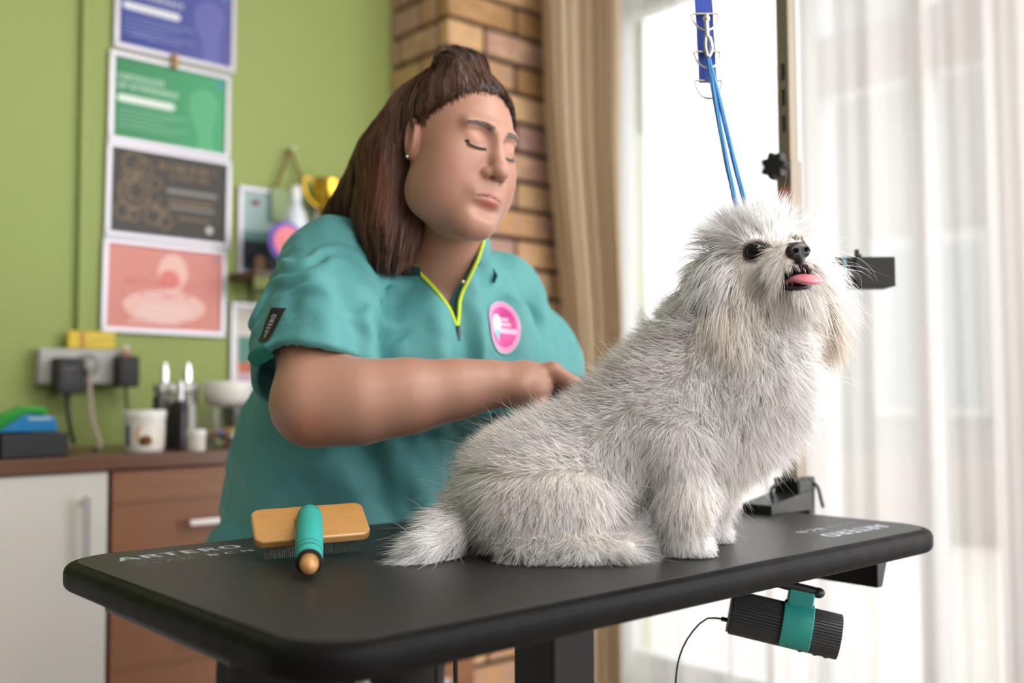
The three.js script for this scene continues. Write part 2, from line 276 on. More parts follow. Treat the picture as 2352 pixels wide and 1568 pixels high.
  for (const [x, z] of [[0.1, -0.485], [0.19, -0.485], [0.1, -0.085], [0.9, -0.485]]) { const b = part(t, 'bolt', bolt, chrome); b.position.set(x, yb - 0.026, z); }
  // power cable of the lift
  const cab = thing('lift_cable', 'thin black cable pair hanging under the table beside the column', 'cable', [0, 0, 0]);
  part(cab, 'cable', merge([tube([[0.40, yb - 0.01, -0.36], [0.402, 0.7, -0.375], [0.405, 0.4, -0.37], [0.41, 0.02, -0.38]], 0.0035), tube([[0.412, yb - 0.01, -0.352], [0.42, 0.7, -0.36], [0.418, 0.4, -0.35], [0.42, 0.02, -0.36]], 0.003)]), mat(lin('#0b0b0b'), 0.5));
}

// ------------------------------------------------------------------ grooming arm: clamp, square pole with slots, inner pole, horizontal arm
const PX = 1.043, PZ = -0.256;
{
  const a = thing('leash_stand', 'steel pole stand clamped to the end of the table', 'stand', [PX, TABLE, PZ]);
  const brushed = mat(lin('#827767'), 0.4, { metalness: 0.4 });
  const lowY = 0.085, joint = 0.572;
  part(a, 'lower_pole', rbox(-0.0145, 0.04, -0.0145, 0.0145, joint, 0.0145, 0.002), brushed);
  // inner pole: front strip with three slots cut through, sides and back
  const slotY = [0.633, 0.677, 0.72], hw = 0.0115, top = 0.93, slotH = 0.014;
  const strips = [rbox(-hw, joint - 0.05, -hw, -hw + 0.003, top, hw, 0.0008).translate(0, 0, 0)];
  const inner = [rbox(hw - 0.003, joint - 0.05, -hw, hw, top, hw, 0.0008), rbox(-hw + 0.003, joint - 0.05, -hw, hw - 0.003, top, -hw + 0.003, 0.0006), rbox(-hw + 0.003, joint - 0.05, hw - 0.003, hw - 0.003, top, hw, 0.0006)];
  const faceX = -hw, cuts = [joint - 0.05, ...slotY.flatMap((y) => [y - slotH, y + slotH]), top];
  for (let i = 0; i < cuts.length; i += 2) inner.push(rbox(faceX, cuts[i], -hw, faceX + 0.003, cuts[i + 1], hw, 0.0006));
  for (const y of slotY) inner.push(box(faceX, y - slotH, -hw, faceX + 0.003, y + slotH, -0.0035), box(faceX, y - slotH, 0.0035, faceX + 0.003, y + slotH, hw));
  part(a, 'upper_pole', merge(inner), brushed, 'slotted inner pole');
  part(a, 'horizontal_arm', merge([rbox(-0.40, top, -0.0115, 0.0115, top + 0.023, 0.0115, 0.002)]), brushed);
  // star knob
  const star = new THREE.Shape(); for (let i = 0; i < 42; i++) { const th = i / 42 * 2 * Math.PI, r = 0.0165 + 0.0035 * Math.cos(7 * th); i ? star.lineTo(r * Math.cos(th), r * Math.sin(th)) : star.moveTo(r, 0); }
  const knob = part(a, 'star_knob', new THREE.ExtrudeGeometry(star, { depth: 0.012, bevelEnabled: true, bevelSize: 0.003, bevelThickness: 0.003, bevelSegments: 3 }).rotateY(-Math.PI / 2).translate(-0.032, joint - 0.013, 0.0), mat(lin('#111112'), 0.5), 'black star knob');
  part(knob, 'stem', cyl(0.006, 0.006, 0.022, 16).rotateZ(Math.PI / 2).translate(-0.024, joint - 0.013, 0), chrome);
  // wooden cover strip and stickers on the lower pole, facing the room
  part(a, 'cover_strip', rbox(-0.0158, 0.3, -0.012, -0.0145, joint - 0.045, 0.012, 0.0005), mat(lin('#a7603a'), 0.5), 'red brown strip');
  const st = canvasTex(64, 256, (g, w, h) => { g.fillStyle = '#8a7a60'; g.fillRect(0, 0, w, h); g.fillStyle = '#d8791a'; g.fillRect(6, 6, 52, 60); g.fillStyle = '#b9a27a'; g.fillRect(4, 72, 56, 60); g.fillStyle = '#e2b51d'; g.fillRect(2, 138, 60, 52); g.fillStyle = '#f1ede0'; g.fillRect(30, 150, 30, 80); g.fillStyle = '#4f7fa6'; g.fillRect(6, 196, 34, 40); });
  const plate = part(a, 'sticker', new THREE.BoxGeometry(0.0006, 0.085, 0.02).translate(-0.0149, 0.118, 0), mat(0xffffff, 0.45, { map: st }), 'orange and yellow warning stickers');
  // clamp: flat wedge plate on the mat, upright jaw round the rim, lower screw
  const cm = mat(lin('#121213'), 0.42);
  const wed = new THREE.Shape([[-0.105, 0.001], [0.008, 0.001], [0.008, 0.03], [-0.02, 0.027], [-0.105, 0.014]].map((p) => new THREE.Vector2(...p)));
  part(a, 'clamp_plate', new THREE.ExtrudeGeometry(wed, { depth: 0.052, bevelEnabled: true, bevelSize: 0.0015, bevelThickness: 0.0015, bevelSegments: 2 }).translate(0, 0, -0.026), cm, 'black clamp plate lying on the mat');
  part(a, 'clamp_jaw', merge([rbox(-0.024, 0.026, -0.024, 0.024, 0.048, 0.024, 0.003), rbox(0.008, -0.075, -0.022, 0.026, 0.03, 0.022, 0.003), rbox(-0.07, -0.085, -0.022, 0.02, -0.07, 0.022, 0.003), rbox(-0.03, 0.046, -0.02, 0.03, 0.052, 0.02, 0.002)]), cm);
  part(a, 'clamp_screw', merge([cyl(0.007, 0.007, 0.05, 16).translate(-0.05, -0.062, 0), cyl(0.02, 0.02, 0.008, 24).translate(-0.05, -0.038, 0), cyl(0.022, 0.022, 0.018, 10).translate(-0.05, -0.098, 0)]), chrome);
  part(a, 'pull_loop', tube([[-0.062, 0.02, 0.0], [-0.066, 0.034, 0.0], [-0.052, 0.044, 0.002], [-0.025, 0.046, 0.003], [-0.008, 0.05, 0.01], [0.01, 0.048, 0.02], [0.024, 0.036, 0.027], [0.03, 0.014, 0.03], [0.034, 0.002, 0.031]], 0.0028, 40), mat(lin('#0b0b0c'), 0.5), 'black elastic cord');
}
// black box holder on the pole, behind the head of the dog
{
  const h = thing('pole_box', 'black box with a teal edge strip fixed to the pole behind the dog', 'box', [1.015, 1.199, -0.136], -0.72);
  const bk = mat(lin('#0c0c0d'), 0.7);
  part(h, 'body', rbox(-0.045, 0.0, -0.022, 0.062, 0.045, 0.03, 0.0015), bk);
  part(h, 'edge_strip', rbox(-0.017, 0.0005, 0.0295, -0.0125, 0.0445, 0.0315, 0.0005), mat(lin('#2f7f8d'), 0.4), 'teal strip');
  part(h, 'clip', merge([rbox(0.0, -0.0005, 0.029, 0.0065, 0.056, 0.034, 0.0015), rbox(0.006, 0.044, 0.02, 0.0115, 0.0495, 0.03, 0.0015)]), bk, 'upright black clip');
  part(h, 'bracket', merge([rbox(-0.16, 0.008, -0.016, -0.04, 0.028, -0.006, 0.002), cyl(0.02, 0.02, 0.03, 24).translate(-0.125, 0.02, -0.03)]), bk);
}

// ------------------------------------------------------------------ leash: blue webbing with rings, snap hook, pale blue cord
{
  const l = thing('grooming_leash', 'blue webbing strap with metal rings and pale blue cord loop to the dog', 'leash', [0, 0, 0]);
  const navy = mat(lin('#1f3f9c'), 0.7, { bumpMap: dataTex(64, 64, (u, v) => 0.5 + 0.5 * Math.sin(2 * Math.PI * (u * 8 + v * 8))), bumpScale: 0.0006 });
  const right = V(0.7488, 0, 0.6628), back = V(0.6628, 0, -0.7488);
  const A = V(0.7275, 1.80, -0.193), B = V(0.709, 1.466, -0.163);
  const strap = sheet(2, 60, (s, t) => { const p = A.clone().lerp(B, t), w = (s - 0.5) * 0.024, wob = 0.0012 * Math.sin(t * 40); return p.addScaledVector(right, w).addScaledVector(back, 0.004 + wob).toArray(); });
  const strap2 = sheet(2, 60, (s, t) => { const p = A.clone().lerp(B, t), w = (s - 0.5) * 0.024, wob = 0.0012 * Math.sin(t * 40 + 2); return p.addScaledVector(right, w).addScaledVector(back, 0.0015 + wob).toArray(); });
  part(l, 'webbing', merge([strap, strap2]), navy, 'blue webbing');
  const ring = (p, r, tilt, name) => {                           // D ring: straight bar and a bow, hanging down
    const pts = []; for (let i = 0; i <= 24; i++) { const a = Math.PI * i / 24; pts.push(p.clone().addScaledVector(right, r * Math.cos(a) * 1.08).addScaledVector(V(0, -1, 0), r * 1.55 * Math.sin(a) + 0.002).addScaledVector(back, -0.002 + tilt * Math.sin(a))); }
    pts.push(pts[0].clone());
    return part(l, name, new THREE.TubeGeometry(new THREE.CatmullRomCurve3(pts, false, 'catmullrom', 0.2), 60, 0.0015, 8), chrome, 'metal D ring');
  };
  const on = (t) => A.clone().lerp(B, t);
  ring(on(0.70), 0.0168, -0.008, 'ring'); ring(on(0.865), 0.0165, -0.008, 'ring'); ring(on(0.99), 0.0168, -0.004, 'ring');
  for (const t of [0.70, 0.865]) { const p = on(t); part(l, 'stitching', sheet(1, 1, (s, q) => p.clone().addScaledVector(right, (s - 0.5) * 0.022).add(V(0, -0.003 - 0.006 * q, 0)).addScaledVector(back, -0.0005).toArray()), mat(lin('#16307c'), 0.8)); }
  // snap hook between the first two rings
  const h0 = on(0.735).addScaledVector(back, -0.009), h1 = on(0.90).addScaledVector(back, -0.009);
  const hook = part(l, 'snap_hook', merge([tube([h0.clone().add(V(0, 0.006, 0)), h0, h0.clone().lerp(h1, 0.5)], 0.0036, 12), tube([h0.clone().lerp(h1, 0.45).addScaledVector(right, -0.002), h0.clone().lerp(h1, 0.8).addScaledVector(right, -0.003), h1.clone().addScaledVector(right, 0.0), h1.clone().addScaledVector(right, 0.005).add(V(0, 0.012, 0)), h0.clone().lerp(h1, 0.5).addScaledVector(right, 0.003)], 0.0026, 30), new THREE.SphereGeometry(0.0052, 16, 12).translate(...h0.toArray())]), chrome, 'chrome snap hook');
  // pale blue cord, two runs from the hook to the collar under the fur
  const cord = mat(lin('#3f86c4'), 0.75, { bumpMap: dataTex(64, 64, (u, v) => 0.5 + 0.5 * Math.sin(2 * Math.PI * (v * 6 + u * 3))), bumpScale: 0.0008 });
  const k0 = h1.clone().add(V(0, -0.003, 0)), k1 = V(0.6585, 1.262, -0.083), k2 = V(0.6685, 1.262, -0.075);
  const run = (e, off) => tube([k0.clone(), k0.clone().lerp(e, 0.3).addScaledVector(right, off), k0.clone().lerp(e, 0.65).addScaledVector(right, off * 0.6), e, e.clone().add(V(-0.006, -0.03, 0.0))], 0.0033, 40, 8);
  part(l, 'cord', merge([run(k1, -0.0012), run(k2, 0.0012)]), cord, 'pale blue braided cord');
}

// ------------------------------------------------------------------ clip-on fan under the table
{
  const f = thing('clip_fan', 'dark ribbed cylinder fan with teal clip hanging under the table', 'fan', [0, 0, 0]);
  const dark = mat(lin('#2b2b2e'), 0.5), teal = mat(lin('#1c8a83'), 0.5);
  const a = V(0.6985, 0.7545, -0.130), b = V(0.7755, 0.7285, -0.0225), ax = b.clone().sub(a), L = ax.length(), q = new THREE.Quaternion().setFromUnitVectors(V(0, 1, 0), ax.clone().normalize()), M = new THREE.Matrix4().compose(a.clone().lerp(b, 0.5), q, V(1, 1, 1));
  const s = new THREE.Shape(), nr = 44, R = 0.0275; for (let i = 0; i <= nr * 4; i++) { const th = i / (nr * 4) * 2 * Math.PI, r = R - 0.0011 * ((i % 4) < 2 ? 0 : 1); i ? s.lineTo(r * Math.cos(th), r * Math.sin(th)) : s.moveTo(r, 0); }
  part(f, 'ribbed_body', new THREE.ExtrudeGeometry(s, { depth: L, bevelEnabled: true, bevelSize: 0.001, bevelThickness: 0.001, bevelSegments: 1 }).translate(0, 0, -L / 2).rotateX(-Math.PI / 2).applyMatrix4(M), dark);
  part(f, 'end_cap', cyl(0.0265, 0.0265, 0.004, 40).translate(0, -L / 2 - 0.002, 0).applyMatrix4(M), mat(lin('#4a4846'), 0.4));
  const toCam = V(-0.6628, 0, 0.7488), c = a.clone().lerp(b, 0.60);
  // teal clip hugging the front and top
  const cs = new THREE.Shape(); for (let i = 0; i <= 20; i++) { const th = -0.75 + i / 20 * 2.2; cs[i ? 'lineTo' : 'moveTo'](0.0315 * Math.cos(th), 0.0315 * Math.sin(th)); } for (let i = 20; i >= 0; i--) { const th = -0.75 + i / 20 * 2.2; cs.lineTo(0.0285 * Math.cos(th), 0.0285 * Math.sin(th)); }
  // frame: x to camera, y up (perpendicular to axis), z along the axis
  const zz = ax.clone().normalize(), yy = V(0, 1, 0).addScaledVector(zz, -zz.y).normalize(), xx = toCam.clone().addScaledVector(zz, -zz.dot(toCam)).addScaledVector(yy, -yy.dot(toCam)).normalize(), za = xx.clone().cross(yy), FM = new THREE.Matrix4().makeBasis(xx, yy, za).setPosition(c);
  part(f, 'clip', new THREE.ExtrudeGeometry(cs, { depth: 0.036, bevelEnabled: true, bevelSize: 0.001, bevelThickness: 0.001, bevelSegments: 1 }).translate(0, 0, -0.018).applyMatrix4(FM), teal, 'teal plastic clip');
  part(f, 'clip_neck', new THREE.ExtrudeGeometry(new THREE.Shape([[-0.010, 0.027], [0.012, 0.027], [0.010, 0.046], [-0.008, 0.046]].map((p) => new THREE.Vector2(...p))), { depth: 0.028, bevelEnabled: true, bevelSize: 0.002, bevelThickness: 0.002, bevelSegments: 2 }).translate(0, 0, -0.014).applyMatrix4(FM), teal);
  const tip = c.clone().addScaledVector(yy, 0.049).addScaledVector(zz, 0.006);
  const yb = TABLE - 0.033, armPts = [V(0.60, yb - 0.012, -0.19), V(0.66, yb - 0.016, -0.145), V(0.705, tip.y + 0.018, -0.10), tip.clone().lerp(V(0.705, tip.y + 0.018, -0.10), 0.4), tip.clone().addScaledVector(zz, 0.014)];
  const ac = new THREE.CatmullRomCurve3(armPts);
  part(f, 'bent_arm', (() => { const g = new THREE.TubeGeometry(ac, 40, 0.0065, 14, false); const p = g.attributes.position; return g; })(), mat(lin('#171718'), 0.45), 'bent black arm');
  part(f, 'arm_end', new THREE.SphereGeometry(0.0085, 20, 14).scale(1, 0.8, 1).translate(...armPts[4].toArray()), mat(lin('#171718'), 0.45));
  for (const t of [0.68, 0.82, 0.92]) part(f, 'button', new THREE.SphereGeometry(0.004, 12, 8).scale(1, 0.6, 1).translate(...a.clone().lerp(b, t).addScaledVector(yy, -0.028).toArray()), dark);
  const plug = a.clone().addScaledVector(yy, -0.012);
  part(f, 'cable', merge([tube([plug.clone().addScaledVector(zz, 0.002), plug.clone().addScaledVector(zz, -0.012)], 0.003, 6), tube([plug.clone().addScaledVector(zz, -0.01), V(0.665, 0.748, -0.146), V(0.648, 0.727, -0.160), V(0.638, 0.70, -0.169), V(0.634, 0.665, -0.173), V(0.63, 0.45, -0.175), V(0.62, 0.02, -0.18)], 0.0013, 60, 6)]), mat(lin('#20302a'), 0.5), 'thin dark cable');
}

// ------------------------------------------------------------------ slicker brush
{
  const b = thing('slicker_brush', 'bamboo slicker brush with teal foam grip lying on the mat', 'brush', [0.210, TABLE, -0.366]);
  const fwdDir = new THREE.Vector2(0.1315 - 0.210, -0.233 + 0.366); b.rotation.y = Math.atan2(fwdDir.x, fwdDir.y);   // local +z: from the head to the handle tip
  const LEN = fwdDir.length();
  const grain = canvasTex(512, 256, (g, w, h) => { const r = rng(9); g.fillStyle = '#c08d50'; g.fillRect(0, 0, w, h); for (let i = 0; i < 1400; i++) { const y = r() * h, x = r() * w, l = 40 + 200 * r(), d = r(); g.strokeStyle = d < 0.5 ? `rgba(150,98,46,${0.05 + 0.12 * r()})` : `rgba(222,176,110,${0.05 + 0.12 * r()})`; g.lineWidth = 0.5 + r(); g.beginPath(); g.moveTo(x, y); g.lineTo(x + l, y + (r() - 0.5) * 2); g.stroke(); } for (const [x, y] of [[150, 190], [420, 40], [60, 60], [330, 225]]) for (let i = 0; i < 50; i++) { g.fillStyle = 'rgba(110,66,28,0.16)'; g.fillRect(x + (r() - 0.5) * 60, y + (r() - 0.5) * 26, 10 * r() + 3, 1.4); } g.strokeStyle = 'rgba(60,32,16,0.7)'; g.lineWidth = 2; for (let i = 0; i < 16; i++) { const y = 105 + i * 4.4; g.beginPath(); g.moveTo(182, y); g.lineTo(196, y + 2 * r()); g.stroke(); if (i % 3) { g.beginPath(); g.moveTo(202, y); g.lineTo(212, y); g.stroke(); } } });
  const wood = mat(0xffffff, 0.36, { map: grain, clearcoat: 0.4, clearcoatRoughness: 0.25 });
  const head = new THREE.Group();
  // board: local x along its width, tilted so that the back edge is high
  const tilt = 0.47, roll = 0.035;
  const bm = new THREE.Matrix4().makeRotationFromEuler(new THREE.Euler(tilt, 0.16, roll, 'YXZ')).setPosition(0.0, 0.0345, -0.0215);
  const bs = new THREE.Shape(); const bw = 0.064, bd = 0.031, br = 0.009; bs.moveTo(-bw + br, -bd); bs.lineTo(bw - br, -bd); bs.absarc(bw - br, -bd + br, br, -Math.PI / 2, 0); bs.lineTo(bw, bd - br); bs.absarc(bw - br, bd - br, br, 0, Math.PI / 2); bs.lineTo(-bw + br, bd); bs.absarc(-bw + br, bd - br, br, Math.PI / 2, Math.PI); bs.lineTo(-bw, -bd + br); bs.absarc(-bw + br, -bd + br, br, Math.PI, 1.5 * Math.PI);
  const bg = new THREE.ExtrudeGeometry(bs, { depth: 0.0045, bevelEnabled: true, bevelSize: 0.0028, bevelThickness: 0.0032, bevelSegments: 4, curveSegments: 8 }); bg.rotateX(-Math.PI / 2);
  { const p = bg.attributes.position, uv = bg.attributes.uv; for (let i = 0; i < p.count; i++) uv.setXY(i, p.getX(i) / 0.134 + 0.5, -p.getZ(i) / 0.068 + 0.5); }
  part(b, 'board', toCreasedNormals(bg, 0.5).applyMatrix4(bm), wood, 'bamboo board');
  part(b, 'pin_pad', rbox(-0.058, -0.009, -0.026, 0.058, -0.003, 0.026, 0.003).applyMatrix4(bm), mat(lin('#1a1a1a'), 0.7), 'black rubber pad');
  // bent wire pins
  const r = rng(21), pins = [], pin = (x, z) => { const d = 0.0125 + 0.001 * r(), j = 0.0006; const p = [V(x, -0.008, z), V(x + (r() - 0.5) * j, -0.008 - d * 0.6, z + 0.001), V(x + (r() - 0.5) * j * 2, -0.008 - d, z + 0.0045)].map((q) => q.applyMatrix4(bm)); if (p[2].y < 0.0004) p[2].y = 0.0004 + 0.0003 * r(); if (p[1].y < 0.0004) p[1].y = 0.001; return new THREE.TubeGeometry(new THREE.CatmullRomCurve3(p), 2, 0.00033, 3, false); };
  for (let j = 0; j < 9; j++) for (let i = 0; i < 50; i++) pins.push(pin(-0.0545 + i * 0.00222 + (j % 2) * 0.0011, -0.023 + j * 0.0058));
  const pm = part(b, 'wire_pins', merge(pins), mat(lin('#a39c92'), 0.3, { metalness: 0.9 }), 'fine steel pins'); pm.userData.kind = 'stuff';
  // handle: bamboo core, teal foam grip with grooves and black inner end
  const p0 = V(-0.001, 0.0475, -0.046), p1 = V(0.0, 0.0145, LEN - 0.009), dir = p1.clone().sub(p0), HL = dir.length(), hm = new THREE.Matrix4().compose(p0, new THREE.Quaternion().setFromUnitVectors(V(0, 1, 0), dir.clone().normalize()), V(1, 1, 1));
  const core = lathe([[0.0001, HL + 0.004], [0.005, HL + 0.0032], [0.0085, HL - 0.001], [0.0098, HL - 0.008], [0.0098, 0.02], [0.0098, 0.0]], 24);
  part(b, 'handle_core', core.applyMatrix4(hm), wood, 'bamboo handle end');
  const g0 = 0.0, g1 = HL - 0.0165, gr = [], R = 0.0140; const groove = [0.012, 0.0225, g1 - 0.034, g1 - 0.021];
  for (let i = 0; i <= 120; i++) { const y = g0 + (g1 - g0) * i / 120; let rad = R + 0.0012 * Math.sin((y - g0) / (g1 - g0) * Math.PI); for (const q of groove) rad -= 0.0011 * Math.exp(-(((y - q) / 0.0011) ** 2)); rad -= 0.0085 * Math.exp(-((y - g0) / 0.0035)) + 0.0012 * Math.exp(-((g1 - y) / 0.0015)); gr.push([rad, y]); }
  const foam = mat(lin('#2fa79f'), 0.85, { bumpMap: plasterBump, bumpScale: 0.00005 });
  const grip = part(b, 'foam_grip', lathe([[0.0098, g0 - 0.001], ...gr, [0.0098, g1]], 36).applyMatrix4(hm), foam, 'teal foam grip');
  for (const q of groove.slice(2)) part(grip, 'groove_line', lathe([[R - 0.0008, q - 0.0008], [R + 0.0004, q - 0.0007], [R + 0.0004, q + 0.0007], [R - 0.0008, q + 0.0008]], 36).applyMatrix4(hm), mat(lin('#0f1b26'), 0.8), 'dark groove');
  for (const q of groove.slice(0, 2)) part(grip, 'groove_line', lathe([[R - 0.0008, q - 0.0006], [R + 0.0001, q - 0.0005], [R + 0.0001, q + 0.0005], [R - 0.0008, q + 0.0006]], 36).applyMatrix4(hm), mat(lin('#0f4a48'), 0.8), 'dark groove');
  part(grip, 'inner_sleeve', lathe([[0.0097, g1 - 0.001], [0.0142, g1 - 0.001], [0.0142, g1 + 0.0008], [0.0097, g1 + 0.0012]], 36).applyMatrix4(hm), mat(lin('#0c0c0d'), 0.8), 'black foam core');
  void head;
}
// ------------------------------------------------------------------ cabinets and worktop
const CT = 0.917;                                              // worktop height
const woodTex = (seed, base, dark, light) => canvasTex(1024, 512, (g, w, h) => {
  const r = rng(seed); g.fillStyle = base; g.fillRect(0, 0, w, h);
  for (let i = 0; i < 1500; i++) { const y = r() * h, x = r() * w - 100, l = 150 + 500 * r(), k = 4 + 20 * r(); g.strokeStyle = r() < 0.55 ? dark : light; g.globalAlpha = 0.03 + 0.06 * r(); g.lineWidth = 0.6 + 2.4 * r(); g.beginPath(); g.moveTo(x, y); g.bezierCurveTo(x + l * 0.3, y - k, x + l * 0.6, y + k, x + l, y + k * 0.3); g.stroke(); }
  for (let i = 0; i < 9; i++) { const y = r() * h, x = r() * w * 0.6, l = 300 + 500 * r(), k = 10 + 18 * r(); for (let j = 0; j < 26; j++) { g.strokeStyle = dark; g.globalAlpha = 0.06; g.lineWidth = 1 + 3 * r(); const o = (r() - 0.5) * k; g.beginPath(); g.moveTo(x + 60 * r(), y + o); g.bezierCurveTo(x + l * 0.3, y + o - k * 0.6, x + l * 0.6, y + o * 0.5 + k * 0.6, x + l - 60 * r(), y + o + 8); g.stroke(); } }
  g.globalAlpha = 1;
});
const walnutFront = woodTex(31, '#8f5f43', '#54331f', '#b0805a'), walnutTop = woodTex(32, '#6a4735', '#3e2619', '#86604a');
{
  const zf = -1.43, zb = ROOM.z0 + 0.004, side = mat(lin('#e9e6e1'), 0.4), handleMat = mat(lin('#d9d4d6'), 0.28, { metalness: 0.55 });
  const top = tag(new THREE.Mesh(rescaleUV(metreUV(rbox(-1.5, CT - 0.03, zf - 0.005, 1.335, CT, zb, 0.003)), [0.8, 1.6]), mat(0xffffff, 0.33, { map: walnutTop })), 'long walnut brown worktop over the cabinets', 'worktop');
  // the worktop is a slab whose front edge is toward +z
  top.geometry = rescaleUV(metreUV(rbox(-1.5, CT - 0.03, zb, 1.335, CT, zf + 0.012, 0.003)), [0.8, 1.6]);
  top.name = 'worktop'; scene.add(top); { const t = top.material.map; t.wrapS = t.wrapT = THREE.RepeatWrapping; }
  const yT = CT - 0.0315;
  const white = (x0, x1, label) => {
    const c = thing('cabinet', label, 'cabinet', [x0, 0, zb], 0, 'cabinets under the worktop'), w = x1 - x0, d = zf - zb;
    part(c, 'carcass', merge([box(0.001, 0.08, 0, 0.018, yT, d - 0.02), box(w - 0.018, 0.08, 0, w - 0.001, yT, d - 0.02), box(0.018, 0.08, 0, w - 0.018, 0.098, d - 0.02), box(0.018, yT - 0.018, 0, w - 0.018, yT, d - 0.02), box(0.018, 0.08, 0, w - 0.018, yT, 0.008)]), mat(lin('#b9ad9d'), 0.5));
    part(c, 'plinth', box(0.01, 0, 0, w - 0.01, 0.08, d - 0.05), mat(lin('#5b4436'), 0.6));
    const door = part(c, 'door', rbox(0.002, 0.1, d - 0.018, w - 0.0025, yT - 0.002, d, 0.0015), mat(lin('#d9d7d2'), 0.3), 'glossy white door');
    part(door, 'handle', merge([rbox(w - 0.058, 0.665, d + 0.02, w - 0.044, 0.842, d + 0.032, 0.003), rbox(w - 0.056, 0.675, d, w - 0.046, 0.687, d + 0.022, 0.002), rbox(w - 0.056, 0.82, d, w - 0.046, 0.832, d + 0.022, 0.002)]), handleMat, 'silver bar handle');
  };
  white(-0.24, 0.36, 'white cabinet with a vertical bar handle beside the brown drawers'); white(-0.845, -0.245, 'white cabinet left of the visible one'); white(-1.45, -0.85, 'white cabinet furthest left under the worktop');
  const drawers = (x0, x1, label) => {
    const c = thing('drawer_cabinet', label, 'cabinet', [x0, 0, zb], 0, 'cabinets under the worktop'), w = x1 - x0, d = zf - zb;
    part(c, 'carcass', merge([box(0.001, 0.08, 0, 0.018, yT, d - 0.02), box(w - 0.018, 0.08, 0, w - 0.001, yT, d - 0.02), box(0.018, 0.08, 0, w - 0.018, 0.098, d - 0.02), box(0.018, 0.08, 0, w - 0.018, yT, 0.008)]), mat(lin('#7d573f'), 0.5));
    part(c, 'plinth', box(0.01, 0, 0, w - 0.01, 0.08, d - 0.05), mat(lin('#5b4436'), 0.6));
    [[0.647, yT - 0.002], [0.407, 0.644], [0.1, 0.404]].forEach(([a, b], i) => {
      const f = part(c, 'drawer', metreUV(rbox(0.002, a, d - 0.018, w - 0.002, b, d, 0.0015)), mat(0xffffff, 0.42, { map: (() => { const t = walnutFront.clone(); t.wrapS = t.wrapT = THREE.RepeatWrapping; t.repeat.set(1.1, 1.9); t.offset.set(x0 * 0.7 + i * 0.31, i * 0.37); return t; })() }), 'walnut drawer front');
      const hy = i === 2 ? 0.3 : (a + b) / 2, cx = w / 2;
      part(f, 'handle', merge([rbox(cx - 0.11, hy - 0.006, d + 0.02, cx + 0.11, hy + 0.008, d + 0.032, 0.003), rbox(cx - 0.1, hy - 0.005, d, cx - 0.088, hy + 0.005, d + 0.022, 0.002), rbox(cx + 0.088, hy - 0.005, d, cx + 0.1, hy + 0.005, d + 0.022, 0.002)]), handleMat, 'silver bar handle');
    });
  };
  drawers(0.365, 0.895, 'walnut drawer cabinet with silver bar handles beside the white door'); drawers(0.9, 1.33, 'walnut drawer cabinet next to the brick pillar');
}

